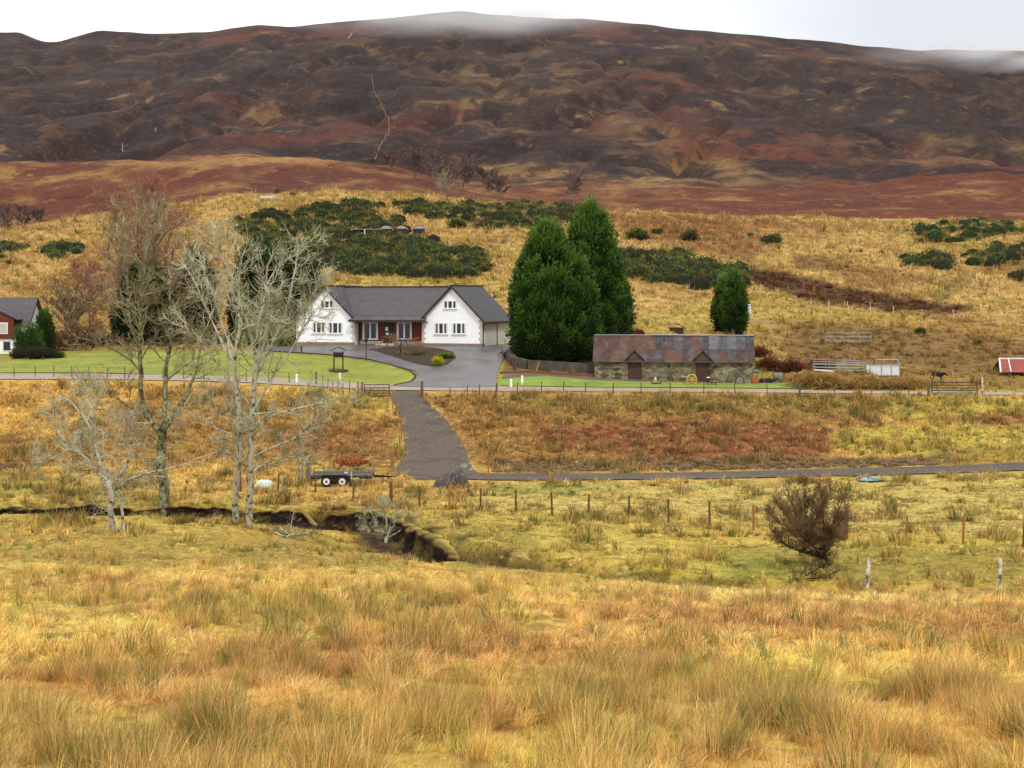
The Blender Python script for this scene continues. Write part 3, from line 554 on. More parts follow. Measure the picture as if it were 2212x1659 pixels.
def grow(limbs, levels, seed=1, up=.15, bend=.25):
    """limbs: [(points (k,3), r0, r1)]; levels: [(count per metre, length, radius ratio, angle, start)]; gives lists of (points, radii) per level"""
    r = np.random.default_rng(seed); out = [[(np.asarray(p, float), np.linspace(a, b, len(p))) for p, a, b in limbs]]; cur = out[0]
    for li, (per, ln, rmin, ang, st) in enumerate(levels):
        nxt = []; k = 6 if li == 0 else (5 if li == 1 else 4)
        for Pn, Rr in cur:
            seg = np.linalg.norm(np.diff(Pn, axis=0), axis=1); tot = seg.sum(); cum = np.r_[0, np.cumsum(seg)]; n = r.poisson(per * tot * (1 - st)) if per * tot < 30 else int(per * tot * (1 - st))
            for _ in range(max(n, 1)):
                s = (st + (1 - st) * r.random() ** .85) * tot; i = min(np.searchsorted(cum, s) - 1, len(seg) - 1); i = max(i, 0); f = (s - cum[i]) / (seg[i] + 1e-9)
                p = Pn[i] * (1 - f) + Pn[i + 1] * f; rad = Rr[i] * (1 - f) + Rr[i + 1] * f; t = (Pn[i + 1] - Pn[i]) / (seg[i] + 1e-9)
                q = r.normal(size=3); q -= t * q.dot(t); q /= np.linalg.norm(q) + 1e-9; a = math.radians(ang) * r.uniform(.6, 1.3); d = t * math.cos(a) + q * math.sin(a)
                L_ = ln * r.uniform(.55, 1.25) * (1 - .45 * s / tot); pts = [p]
                for j in range(k - 1):
                    d = d + r.normal(size=3) * bend + np.array([0, 0, up]); d /= np.linalg.norm(d); pts.append(pts[-1] + d * L_ / (k - 1))
                r0 = max(min(rad * .62, ln * .018), rmin); nxt.append((np.array(pts), np.linspace(r0, max(rmin * .6, r0 * .3), k)))
        out.append(nxt); cur = nxt
    return out
def tube_lists(b, lists, m, cols=None):
    from collections import defaultdict
    g = defaultdict(list)
    for p, r_ in lists: g[len(p)].append((p, r_))
    for k, v in g.items(): b.tubes(np.array([p for p, _ in v]), np.array([q for _, q in v]), m, False, None if cols is None else jitter(cols, len(v), .3))
def smooth_pts(pts, n=4):
    P_ = np.array(pts, float); out = []
    for i in range(len(P_) - 1):
        p0 = P_[max(i - 1, 0)]; p1 = P_[i]; p2 = P_[i + 1]; p3 = P_[min(i + 2, len(P_) - 1)]
        for j in range(n):
            t = j / n; out.append(.5 * ((2 * p1) + (-p0 + p2) * t + (2 * p0 - 5 * p1 + 4 * p2 - p3) * t * t + (-p0 + 3 * p1 - 3 * p2 + p3) * t ** 3))
    out.append(P_[-1]); return np.array(out)
def bark(name, base, patch, scale, lo=.45, hi=.6, patch2=None):
    m, nt, b = newmat(name); N, L = nt.nodes, nt.links; tc = N.new('ShaderNodeTexCoord'); mp = N.new('ShaderNodeMapping'); mp.inputs['Scale'].default_value = (1, 1, .8); no = N.new('ShaderNodeTexNoise')
    no.inputs['Scale'].default_value = scale; no.inputs['Detail'].default_value = 6; L.new(tc.outputs['Object'], mp.inputs[0]); L.new(mp.outputs[0], no.inputs['Vector']); r = N.new('ShaderNodeValToRGB'); r.color_ramp.elements[0].position = lo; r.color_ramp.elements[1].position = hi
    r.color_ramp.elements[0].color = (*base, 1); r.color_ramp.elements[1].color = (*patch, 1)
    if patch2 is not None: e = r.color_ramp.elements.new(min(hi + .08, .99)); e.color = (*patch2, 1)
    L.new(no.outputs['Fac'], r.inputs[0]); L.new(r.outputs[0], b.inputs['Base Color']); b.inputs['Roughness'].default_value = .9; b.inputs['Specular IOR Level'].default_value = .1
    bp = N.new('ShaderNodeBump'); bp.inputs['Strength'].default_value = .6; bp.inputs['Distance'].default_value = .03; L.new(no.outputs['Fac'], bp.inputs['Height']); L.new(bp.outputs[0], b.inputs['Normal']); return m
birchbark = bark('birch_bark', A(92, 84, 66), A(206, 202, 184), 5, .36, .50); alderbark = bark('lichen_bark', A(76, 68, 52), A(150, 150, 112), 6, .38, .62); hawbark = bark('dark_bark', A(58, 48, 42), A(112, 106, 78), 6, .48, .7)
twiglich = bark('lichen_twigs', A(138, 132, 92), A(222, 222, 188), 2.2, .38, .62); twigbrown = bark('brown_twigs', A(118, 92, 68), A(166, 142, 104), 2.5, .4, .65); twigmaroon = bark('maroon_twigs', A(150, 98, 80), A(186, 130, 104), .6, .4, .65); twiggrey = bark('grey_twigs', A(108, 86, 80), A(146, 120, 108), .8, .4, .65)
def bare_tree(name, label, X, Yb, limbs, levels, mtrunk, mtwig, group=None, seed=1, up=.12, bend=.25, d=None, crown_m=3, cat='tree', spread=.5, dmin=6, extra=None):
    base = G(X, Yb, dmin); d = d or base.y; r = np.random.default_rng(seed + 99); L3 = []
    for pts, r0, r1 in limbs:
        off = 0; sl = r.uniform(-spread, spread); Q = []
        for i, (px, py) in enumerate(pts):
            if i: off += sl * math.hypot(px - pts[i - 1][0], py - pts[i - 1][1]) / F * d
            Q.append(P(px, py, d + off * (1 if len(pts) > 2 else 0)))
        Q = smooth_pts(Q, 3); Q[1:-1] += r.normal(0, .012, (len(Q) - 2, 3)) * 2; L3.append((Q, r0, r1))
    t = thing(name, label, cat, base, 0, group); tb = MB()
    lv = grow(L3, levels, seed, up, bend)
    for p, q in lv[0]: tb.tube(p, q, 8)
    tb.build('trunk', mtrunk, t, base, smooth=True); b = MB()
    for i, l in enumerate(lv[1:]): tube_lists(b, l, 4 if i == 0 else crown_m)
    b.build('crown', mtwig, t, base); return t
# the trees by the burn
T1 = [(3.6, 2.2, .018, 56, .2), (5.2, 1.0, .0115, 52, .1), (5.4, .45, .0078, 46, .1)]
bare_tree('birch_tree', 'tall lichen covered birch with two white trunks, rightmost of the big bare trees', 536, 1140,
  [([(537, 1142), (538, 1080), (541, 1000), (543, 920), (547, 850), (552, 780), (560, 700), (572, 640)], .17, .05), ([(510, 1128), (507, 1085), (514, 1010), (516, 930), (512, 850), (506, 780), (518, 700), (500, 620), (482, 560), (468, 510)], .15, .03),
   ([(545, 870), (560, 800), (590, 740), (612, 690), (630, 620), (640, 560), (645, 530)], .09, .015), ([(552, 780), (540, 720), (525, 670), (515, 620), (520, 575), (528, 540)], .07, .015), ([(543, 900), (580, 830), (620, 770), (660, 700), (690, 660)], .07, .012),
   ([(550, 800), (575, 730), (580, 650), (576, 590), (590, 545)], .07, .012), ([(543, 930), (590, 900), (650, 880), (700, 870), (745, 850)], .07, .012), ([(541, 990), (580, 970), (630, 950), (690, 900), (720, 875)], .05, .01),
   ([(514, 990), (480, 975), (440, 985), (400, 1000)], .045, .01), ([(512, 860), (480, 800), (450, 760), (420, 720), (395, 690)], .06, .012), ([(508, 800), (470, 720), (440, 650), (410, 590), (385, 560)], .06, .012), ([(506, 790), (480, 700), (455, 620), (430, 560)], .05, .01),
   ([(541, 1010), (600, 1000), (650, 980), (680, 940)], .04, .01), ([(516, 940), (470, 925), (430, 900), (390, 880)], .04, .01), ([(590, 740), (630, 700), (670, 650), (690, 600)], .05, .01), ([(572, 640), (590, 590), (620, 560), (650, 545)], .04, .01)],
  T1, birchbark, twiglich, seed=3, up=.10)
bare_tree('alder_tree', 'tallest bare grey tree with a dark forked trunk, middle of the three by the burn', 357, 1118,
  [([(358, 1118), (354, 1060), (348, 1000), (350, 950), (352, 920)], .30, .22), ([(350, 945), (325, 905), (308, 870), (304, 810), (302, 740), (305, 650), (312, 590), (325, 520), (340, 460), (348, 420)], .17, .02), ([(352, 930), (358, 860), (360, 790), (372, 730), (366, 640), (370, 560), (392, 500)], .15, .02),
   ([(354, 930), (375, 895), (405, 850), (425, 800), (432, 760), (450, 740)], .14, .025), ([(335, 920), (305, 890), (268, 872), (240, 850), (205, 838), (175, 830)], .09, .015), ([(303, 760), (280, 690), (276, 600), (266, 530), (262, 480), (270, 440)], .10, .015),
   ([(305, 700), (330, 640), (365, 600), (400, 565)], .06, .012), ([(303, 720), (262, 690), (222, 640), (190, 590)], .05, .01), ([(304, 690), (262, 640), (236, 560), (220, 510)], .05, .01), ([(306, 640), (300, 560), (296, 490), (310, 430)], .05, .01),
   ([(303, 800), (270, 770), (220, 745), (170, 728)], .06, .01), ([(302, 780), (330, 740), (370, 720), (420, 700)], .05, .01), ([(318, 540), (345, 500), (380, 480)], .03, .01), ([(362, 820), (400, 790), (430, 770), (470, 760)], .05, .01), ([(366, 700), (400, 660), (440, 640)], .05, .01), ([(352, 960), (310, 935), (270, 930)], .04, .01)],
  [(3.4, 2.2, .016, 54, .15), (5.4, .95, .0105, 50, .1), (6.2, .45, .0073, 45, .1)], alderbark, bark('alder_twigs', A(126, 108, 80), A(178, 168, 130), 1.8, .38, .6), seed=8, up=.13)
bare_tree('crooked_birch', 'small crooked pale tree with spreading lichen branches, left of the three by the burn', 246, 1150,
  [([(246, 1152), (238, 1100), (242, 1070), (235, 1040)], .14, .10), ([(268, 1160), (264, 1110), (262, 1080), (250, 1060)], .06, .05), ([(236, 1045), (218, 1005), (205, 960), (200, 900), (188, 850), (180, 820)], .09, .015), ([(238, 1045), (200, 1010), (180, 985), (150, 970), (120, 985), (90, 1000)], .07, .012),
   ([(240, 1050), (262, 1020), (280, 990), (278, 930), (282, 880)], .07, .012), ([(244, 1060), (290, 1030), (330, 1020), (370, 1010), (410, 1000)], .06, .012), ([(205, 950), (180, 900), (140, 860), (110, 860)], .05, .01), ([(190, 1000), (150, 960), (120, 930), (95, 930)], .04, .01), ([(240, 1045), (225, 990), (222, 930)], .05, .01)],
  [(4.8, 1.7, .013, 54, .2), (7.2, .8, .0095, 50, .1), (8, .36, .0068, 46, .1)], birchbark, twiglich, seed=12, up=.04, bend=.3)
bare_tree('hawthorn', 'rounded dark hawthorn with a twisted leaning trunk beside the thick fence post', 1790, 1222,
  [([(1800, 1240), (1793, 1222), (1785, 1208), (1768, 1202), (1750, 1196), (1735, 1190)], .085, .06), ([(1738, 1192), (1722, 1187), (1697, 1174), (1662, 1140)], .045, .010), ([(1762, 1200), (1746, 1184), (1721, 1160), (1658, 1105)], .045, .010), ([(1776, 1204), (1754, 1179), (1723, 1147), (1672, 1075)], .045, .010), ([(1738, 1192), (1737, 1166), (1726, 1132), (1700, 1056)], .045, .010), ([(1762, 1200), (1757, 1169), (1743, 1131), (1735, 1046)], .045, .010), ([(1776, 1204), (1782, 1172), (1779, 1133), (1770, 1046)], .045, .010), ([(1738, 1192), (1753, 1165), (1759, 1131), (1800, 1054)], .045, .010), ([(1762, 1200), (1783, 1176), (1795, 1144), (1824, 1072)], .045, .010), ([(1776, 1204), (1791, 1186), (1797, 1160), (1836, 1100)], .045, .010), ([(1738, 1192), (1767, 1185), (1786, 1171), (1832, 1134)], .045, .010), ([(1762, 1200), (1754, 1175), (1737, 1143), (1720, 1070)], .045, .010), ([(1776, 1204), (1779, 1178), (1772, 1144), (1755, 1068)], .045, .010), ([(1738, 1192), (1750, 1172), (1753, 1144), (1785, 1080)], .045, .010), ([(1762, 1200), (1753, 1183), (1735, 1158), (1690, 1100)], .045, .010), ([(1776, 1204), (1785, 1188), (1784, 1165), (1808, 1110)], .045, .010), ([(1738, 1192), (1732, 1193), (1716, 1186), (1676, 1165)], .045, .010), ([(1762, 1200), (1776, 1198), (1781, 1188), (1818, 1160)], .045, .010)],
  [(15, .55, .011, 46, .10), (19, .34, .0070, 44, .1), (15, .2, .0056, 40, .05)], hawbark, twigbrown, seed=15, up=.10, bend=.16, spread=.9)
bare_tree('lichen_shrub', 'low tangled grey lichen shrub on the edge of the burn under the trailer', 832, 1172,
  [([(832, 1176), (828, 1150), (812, 1130), (800, 1100)], .06, .012), ([(834, 1176), (840, 1150), (852, 1125), (860, 1085)], .06, .012), ([(830, 1160), (835, 1120), (830, 1080)], .05, .01), ([(840, 1160), (870, 1140), (900, 1110)], .04, .01), ([(828, 1150), (795, 1140), (785, 1110)], .03, .01)],
  [(9, .7, .012, 50, .15), (13, .36, .008, 46, .05), (12, .2, .006, 45, .05)], birchbark, twiglich, seed=21, up=.05, bend=.3, cat='shrub', spread=.6)
bare_tree('fallen_branch', 'heap of bleached broken branches lying at the foot of the white birch', 622, 1160,
  [([(560, 1165), (600, 1160), (640, 1155), (680, 1150)], .04, .02), ([(590, 1150), (620, 1158), (650, 1148)], .05, .02), ([(600, 1165), (625, 1140), (635, 1105)], .03, .01), ([(605, 1140), (640, 1165), (665, 1158)], .04, .015)], [(7, .45, .008, 60, .1), (8, .25, .005, 50, .1)], birchbark, twiglich, seed=24, up=.02, bend=.35, cat='branch')
bare_tree('dead_branch', 'dark twig heap below the hawthorn', 1768, 1256, [([(1700, 1262), (1740, 1250), (1790, 1248), (1830, 1256)], .03, .01), ([(1720, 1258), (1760, 1232), (1790, 1225)], .03, .01), ([(1740, 1258), (1790, 1240), (1815, 1232)], .03, .01)], [(14, .6, .006, 60, .05), (14, .35, .004, 50, .05), (9, .2, .0035, 50, .05)], hawbark, hawbark, seed=28, up=.05, bend=.3, cat='branch')
# bare birches and scrub behind the gardens and on the moor
def far_tree(name, label, X, Yb, Yt, wid, m, mt, seed, group=None, dmin=100, d=None, stems=1, dens=1.0, tw=1.0, up=.2):
    base = G(X, Yb, dmin)
    if d: base = Vector(((X - CX) / F * d, d, H1((X - CX) / F * d, d)))
    h = base.z * 0 + (-(Yt - HY) / F * base.y - base.z); r = np.random.default_rng(seed); w = wid / F * base.y / 2; L3 = []
    for s_ in range(stems):
        a = r.random() * 6.28; k = 0 if stems == 1 else w * .4; top = np.array([math.cos(a) * k, math.sin(a) * k, h * r.uniform(.85, 1)])
        pts = [np.array([0, 0, 0.])] + [top * t + r.normal(0, h * .015, 3) * (t < 1) for t in (.25, .5, .75, 1)]; L3.append((smooth_pts(np.array(pts) + np.array(base), 3), h * .013, h * .002))
        for j in range(int(9 * dens)):
            t = r.uniform(.10, .85); a = r.random() * 6.28; p0 = top * t; e = w * (1 - .55 * abs(t - .35)) * r.uniform(.6, 1.05); dz = e * r.uniform(.5, 1.1)
            p1 = p0 + np.array([math.cos(a) * e, math.sin(a) * e, min(dz, h - p0[2])]); mid = (p0 + p1) / 2 + np.array([0, 0, e * .12]); L3.append((smooth_pts(np.array([p0, mid, p1]) + np.array(base), 2), h * .006, h * .0015))
    q = max(base.y * .00015 * tw, .006); sc = h / 12
    lv = grow(L3, [(1.6 * dens / sc, 1.5 * sc, q * 1.5, 40, .2), (3.2 / sc, .8 * sc, q, 38, .1), (3.5 / sc, .45 * sc, q * .8, 36, .1)], seed, up, .2)
    t = thing(name, label, 'tree', base, 0, group); b = MB()
    for p, q_ in lv[0]: b.tube(p, q_, 5)
    b.build('trunk', m, t, base, smooth=True); b = MB()
    for l in lv[1:]: tube_lists(b, l, 3)
    b.build('crown', mt, t, base); return t
fb = bark('far_birch_bark', A(120, 104, 88), A(186, 176, 158), 1.2, .4, .55)
g1 = 'maroon birches behind the left garden'
for i, (X, Yb, Yt, w, lab) in enumerate(((335, 720, 372, 160, 'tallest maroon twigged birch behind the big forked tree'), (255, 735, 400, 130, 'wide maroon birch left of the tallest one'), (425, 730, 520, 110, 'shorter maroon birch beside the dark conifers'), (195, 740, 545, 110, 'small maroon birch in the scrub at the left of its group'), (390, 735, 560, 80, 'thin maroon birch between two dark conifers'))):
    far_tree('birch_tree', lab, X, Yb, Yt, w, fb, twigmaroon, 40 + i, g1, 150, [178, 186, 176, 172, 180][i], 1 if i % 2 else 2, 2.8, .8)
far_tree('beech_tree', 'upright tan leaved bare tree between the conifers left of the white house', 515, 745, 520, 60, fb, bark('tan_twigs', A(170, 130, 84), A(190, 150, 100), .6, .4, .65), 52, None, 150, 168, 1, 1.6, 1.0, .5)
tg = 'bare grey trees on the moor edge'
for i, (X, Yb, Yt, w) in enumerate(((10, 500, 440, 50), (48, 495, 442, 46), (85, 488, 448, 40), (850, 405, 330, 80), (895, 412, 325, 90), (945, 420, 330, 90), (1000, 425, 340, 90), (1055, 425, 365, 80), (1240, 430, 362, 46), (1085, 430, 380, 60), (800, 390, 345, 50))):
    labs = ['bare grey tree at the left edge on the moor', 'second bare grey tree from the left edge on the moor', 'third and smallest bare tree from the left edge', 'bare tree at the left end of the dark wood above the gorse', 'dark bare tree second from left in the wood above the gorse', 'dark bare tree behind the pale one above the gorse', 'dark bare tree just right of the pale one above the gorse', 'low dark tree at the right of the wood above the gorse', 'lone grey tree on the moor above the tall conifers', 'rightmost small bare tree of the wood above the gorse', 'small bare tree where the stony path meets the wood']
    far_tree('bare_tree', labs[i], X, Yb, Yt, w, fb, twiggrey, 60 + i, tg, 300, [400, 402, 405, 520, 505, 480, 470, 460, 450, 455, 545][i], 2, 2.1, .72)
far_tree('pale_tree', 'pale lichen grey tree standing in front of the dark wood above the gorse', 963, 440, 365, 52, fb, bark('pale_twigs', A(150, 146, 112), A(170, 168, 136), .6, .4, .65), 80, None, 300, 352, 2, 1.2, .9)
far_tree('birch_tree', 'broad wispy brown tree on the slope behind the left lawn', 150, 745, 600, 130, fb, twigbrown, 83, None, 150, 165, 2, 2.0, .9)
for i, (X, Y, h_) in enumerate(((215, 752, 2.6), (170, 756, 3.0), (132, 758, 2.5), (256, 750, 2.2), (192, 745, 3.4), (150, 745, 3.2), (385, 748, 2.4), (465, 748, 2.0))):
    b = bush_mesh(2.6, 1.4, h_, A(84, 60, 44), A(136, 102, 66), 2600, 90 + i, .2, 14, 0); o = G(X, Y, 145)
    t = thing('brown_shrub', ['bare brown hedge shrub directly behind the left lawn', 'brown shrub, second from left behind the left lawn', 'leftmost brown shrub behind the left lawn', 'brown shrub beside the dark left conifer', 'tall brown thicket at the back, second from left behind the lawn', 'tall brown thicket at the back left, near the columnar conifer', 'brown shrub between the two dark conifers', 'brown shrub left of the large dark green conifer'][i], 'shrub', o, 0, 'bare brown shrubs behind the left lawn'); b.build('foliage', leafm, t)

# conifers
cyp = (A(30, 56, 20), A(108, 146, 56)); dkc = (A(28, 42, 22), A(86, 108, 50))
def conifer(name, label, X, Yb, Yt, wid, prof, cols, seed, ncl=300, per=60, ls=.34, group=None, dmin=100, d=None, zsq=1.0):
    base = G(X, Yb, dmin)
    if d: base = Vector(((X - CX) / F * d, d, H1((X - CX) / F * d, d)))
    h = -(Yt - HY) / F * base.y - base.z; r_ = wid / F * base.y / 2; t = thing(name, label, 'conifer', base, 0, group)
    b = MB(); b.tube([(0, 0, -.2), (0, 0, h * .5), (0, 0, h * .9)], [.04 * h * .4, .02 * h * .5, .03], 8); b.build('trunk', hawbark, t)
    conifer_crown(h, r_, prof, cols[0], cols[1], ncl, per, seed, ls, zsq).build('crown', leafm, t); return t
PW = [(0, .74), (.1, .93), (.25, 1), (.45, .95), (.65, .82), (.8, .66), (.92, .44), (1, .12)]
PN = [(0, .7), (.12, .92), (.3, 1), (.5, .95), (.7, .82), (.85, .58), (.95, .32), (1, .08)]
PO = [(0, .42), (.08, .72), (.28, 1), (.5, .96), (.7, .78), (.85, .52), (.95, .28), (1, .06)]
gc = 'big cypresses beside the stone barn'
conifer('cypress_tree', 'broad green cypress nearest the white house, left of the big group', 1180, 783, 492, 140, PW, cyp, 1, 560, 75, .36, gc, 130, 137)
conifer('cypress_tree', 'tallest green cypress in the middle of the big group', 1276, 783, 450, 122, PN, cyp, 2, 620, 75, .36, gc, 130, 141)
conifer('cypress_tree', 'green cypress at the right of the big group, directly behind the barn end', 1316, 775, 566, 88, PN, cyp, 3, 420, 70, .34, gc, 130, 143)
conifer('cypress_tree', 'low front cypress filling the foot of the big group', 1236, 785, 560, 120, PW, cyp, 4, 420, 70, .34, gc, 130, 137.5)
conifer('cypress_tree', 'small dense cypress alone behind the barn, front one of the pair', 1586, 724, 592, 52, PO, cyp, 5, 260, 60, .26, 'pair of small cypresses behind the barn', 140)
conifer('cypress_tree', 'small cypress pressed against the left of its twin behind the barn', 1564, 718, 606, 44, PO, cyp, 6, 200, 60, .26, 'pair of small cypresses behind the barn', 140)
gl = 'dark conifers left of the white house'
conifer('conifer_tree', 'wide dark conifer behind the forked tree, leftmost of the row', 312, 748, 566, 122, PW, dkc, 7, 420, 60, .34, gl, 140, 160)
conifer('conifer_tree', 'brownish dark conifer second from left in the row', 422, 746, 548, 82, PN, (A(44, 46, 30), A(76, 72, 44)), 8, 320, 60, .34, gl, 140, 163)
conifer('conifer_tree', 'large dark green conifer behind the white birch crown', 560, 742, 524, 120, PW, dkc, 9, 460, 65, .34, gl, 140, 160)
conifer('conifer_tree', 'dark green conifer nearest the white house gable', 640, 738, 545, 108, PW, (A(32, 54, 26), A(58, 88, 38)), 10, 420, 65, .34, gl, 140, 163)
gy = 'yellow green dwarf conifers along the back of the left lawn'
for i, (X, Yt, w, lab) in enumerate(((515, 690, 16, 'slim yellow green dwarf conifer at the left of its row'), (538, 682, 14, 'slim yellow green dwarf conifer second in its row'), (566, 668, 20, 'tallest yellow green dwarf conifer in its row'), (592, 672, 18, 'yellow green dwarf conifer fourth in its row'), (655, 672, 16, 'pointed yellow green dwarf conifer touching the white gable'))):
    conifer('dwarf_conifer', lab, X, 746, Yt, w, PN, (A(84, 112, 32), A(150, 176, 44)), 20 + i, 60, 30, .2, gy, 140, 154)
def shrub(name, label, X, Y, w, h, col, tip, seed, n=900, ls=.16, group=None, dmin=60, core=.6, cat='shrub', lumps=14):
    o = G(X, Y, dmin); k = o.y / F; t = thing(name, label, cat, o, 0, group); bush_mesh(w * k / 2 / .8, w * k / 2 / .9, h * k * 1.0, col, tip, n, seed, ls, lumps, core).build('foliage', leafm, t); return t
shrub('golden_shrub', 'yellow green leafy shrub left of the white gable', 622, 748, 56, 62, A(84, 112, 30), A(150, 178, 44), 30, 2600, .2, None, 140)
shrub('golden_shrub', 'mixed yellow green shrub behind the middle of the left lawn', 428, 748, 60, 52, A(96, 104, 36), A(160, 164, 56), 31, 2400, .2, None, 140, .4)
shrub('brown_shrub', 'brownish rounded shrub behind the white birch', 480, 748, 50, 34, A(78, 66, 42), A(124, 108, 62), 32, 1800, .2, None, 140, .4)
shrub('yellow_shrub', 'bright yellow shrub at the point of the flower bed', 943, 789, 44, 24, A(150, 150, 30), A(226, 214, 50), 33, 1600, .12, None, 120, .5)
shrub('green_shrub', 'low bright green shrub behind the yellow one in the flower bed', 963, 775, 46, 18, A(80, 110, 36), A(130, 170, 52), 34, 1200, .12, None, 120)
shrub('yellow_shrub', 'small pale yellow shrub beside the weeping maple', 870, 768, 26, 14, A(150, 130, 60), A(206, 186, 96), 35, 800, .1, None, 120)
shrub('green_shrub', 'dull green ground shrub in the middle of the flower bed', 905, 768, 36, 8, A(70, 90, 40), A(110, 130, 56), 36, 700, .1, None, 120)
shrub('brown_shrub', 'russet shrub at the foot of the cypresses by the drive', 1108, 772, 60, 24, A(96, 62, 40), A(142, 98, 62), 37, 1700, .14, None, 120, .4)
shrub('green_shrub', 'low green shrub at the right foot of the cypresses', 1262, 790, 40, 16, A(50, 70, 30), A(90, 110, 44), 38, 900, .14, None, 120)
for i, (X, Y, w, h) in enumerate(((1665, 800, 66, 34), (1712, 806, 84, 40), (1770, 800, 60, 30), (1378, 728, 36, 20), (1640, 770, 60, 26))):
    shrub('bracken_shrub', ['red brown bracken clump just right of the barn', 'large red brown bracken clump left of the metal hurdles', 'red brown bracken clump behind the metal hurdles', 'red twigged shrub above the left end of the barn roof', 'brown bracken clump behind the right end of the barn'][i], X, Y, w, h, A(92, 50, 36), A(142, 80, 52), 140 + i, 2400, .17, 'red brown bracken clumps by the barn', 120, .35)
for i, (X, Y, w, h) in enumerate(((1760, 838, 120, 46), (1860, 838, 130, 34), (1950, 838, 110, 26))):
    shrub('rush_clump', ['tall tawny rush clump right of the green verge', 'tawny rush clump in front of the white pen', 'low tawny rush clump left of the field gate'][i], X, Y, w, h * .9, A(150, 120, 66), A(206, 168, 100), 150 + i, 4600, .26, 'tawny rush clumps beside the farm road', 118, .3, 'rushes', 20)

# ------------------------------------------------------------------ gorse
gcol, gtip = A(46, 56, 30), A(126, 134, 64)
def gorse_patch(name, label, polys, n, seed, dr, col=gcol, tip=gtip, per=60, hb=(1.0, 2.4), ls=.42):
    r = np.random.default_rng(seed); b = MB(); done = 0; tries = 0; pp = [np.array(p, float) for p in polys]; lo = np.min([p.min(0) for p in pp], 0); hi = np.max([p.max(0) for p in pp], 0)
    C_ = []
    q = r.uniform(lo, hi, (n * 14, 2)); ok = np.min([poly_sd(q[:, 0], q[:, 1], p) for p in pp], 0); nz_ = fbm(q[:, 0] / 34, q[:, 1] / 13, 4, seed); ok = (ok + 12 * nz_ + r.normal(0, 2.5, len(q)) < 0) & (nz_ < .26); q = q[ok][:n]
    for X, Y in q:
        x, y = ray0(X, Y + 6)
        if y < dr[0] or y > dr[1]: continue
        C_.append((x, y, H1(x, y), hb[0] * .7 + (hb[1] - hb[0] * .7) * r.random() ** 1.6))
    C_ = np.array(C_); k = np.repeat(np.arange(len(C_)), per); m = len(k); d = r.normal(size=(m, 3)); d /= np.linalg.norm(d, axis=1, keepdims=True); d[:, 2] = np.abs(d[:, 2]) * .9 + .1 * d[:, 2]
    R = C_[k, 3]; u = r.random(m) ** .3; Pn = C_[k, :3] + d * (R * u)[:, None] * np.array([1.15, 1.15, .95]); tv = r.normal(0, .24, len(C_))
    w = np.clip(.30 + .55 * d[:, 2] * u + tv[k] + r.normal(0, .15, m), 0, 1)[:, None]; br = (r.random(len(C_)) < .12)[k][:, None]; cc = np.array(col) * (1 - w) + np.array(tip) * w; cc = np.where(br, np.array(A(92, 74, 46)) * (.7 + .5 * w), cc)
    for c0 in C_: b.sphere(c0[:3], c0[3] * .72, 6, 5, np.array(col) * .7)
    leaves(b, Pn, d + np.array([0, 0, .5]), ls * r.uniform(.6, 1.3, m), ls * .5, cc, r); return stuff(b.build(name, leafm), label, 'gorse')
gorse_patch('gorse_thicket', 'big dark green gorse thicket on the slope behind the white house', [[(505, 480), (560, 462), (640, 452), (700, 432), (760, 424), (820, 440), (800, 470), (870, 480), (880, 505), (960, 520), (1030, 545), (1058, 572), (1030, 588), (900, 594), (740, 586), (660, 575), (560, 530), (515, 500)]], 800, 1, (180, 345))
gorse_patch('gorse_thicket', 'dark gorse thicket running along the crest to the tall cypresses', [[(850, 432), (930, 436), (1000, 425), (1100, 420), (1200, 432), (1310, 462), (1300, 480), (1200, 490), (1060, 484), (960, 470), (860, 458)]], 420, 2, (230, 345))
gorse_patch('gorse_thicket', 'gorse thicket on the slope between the cypresses and the small pair', [[(1320, 545), (1400, 548), (1470, 548), (1540, 572), (1610, 580), (1615, 610), (1580, 622), (1500, 608), (1440, 606), (1350, 590)]], 260, 3, (180, 320))
gorse_patch('gorse_thicket', 'upper gorse thicket at the right edge of the slope', [[(1950, 486), (2080, 484), (2140, 470), (2260, 450), (2400, 450), (2400, 500), (2200, 502), (2060, 520), (1985, 515), (1990, 500)]], 260, 4, (200, 345), A(42, 60, 32), A(104, 130, 60))
gorse_patch('gorse_thicket', 'lower gorse thicket at the right edge of the slope', [[(2080, 545), (2150, 532), (2260, 525), (2400, 530), (2400, 565), (2200, 565), (2090, 570)]], 150, 5, (180, 345))
gorse_patch('gorse_thicket', 'dark oval gorse patch left of the right hand thickets', [[(1955, 560), (2000, 548), (2050, 560), (2040, 576), (1970, 574)]], 60, 6, (180, 345), per=80)
gorse_patch('gorse_thicket', 'small gorse patch at the left edge of the slope', [[(-60, 530), (20, 522), (62, 530), (50, 545), (-60, 556)]], 60, 7, (160, 345))
gorse_patch('gorse_thicket', 'flat gorse patch just right of the left edge one', [[(92, 540), (120, 530), (180, 532), (160, 552), (105, 556)]], 40, 8, (160, 345))
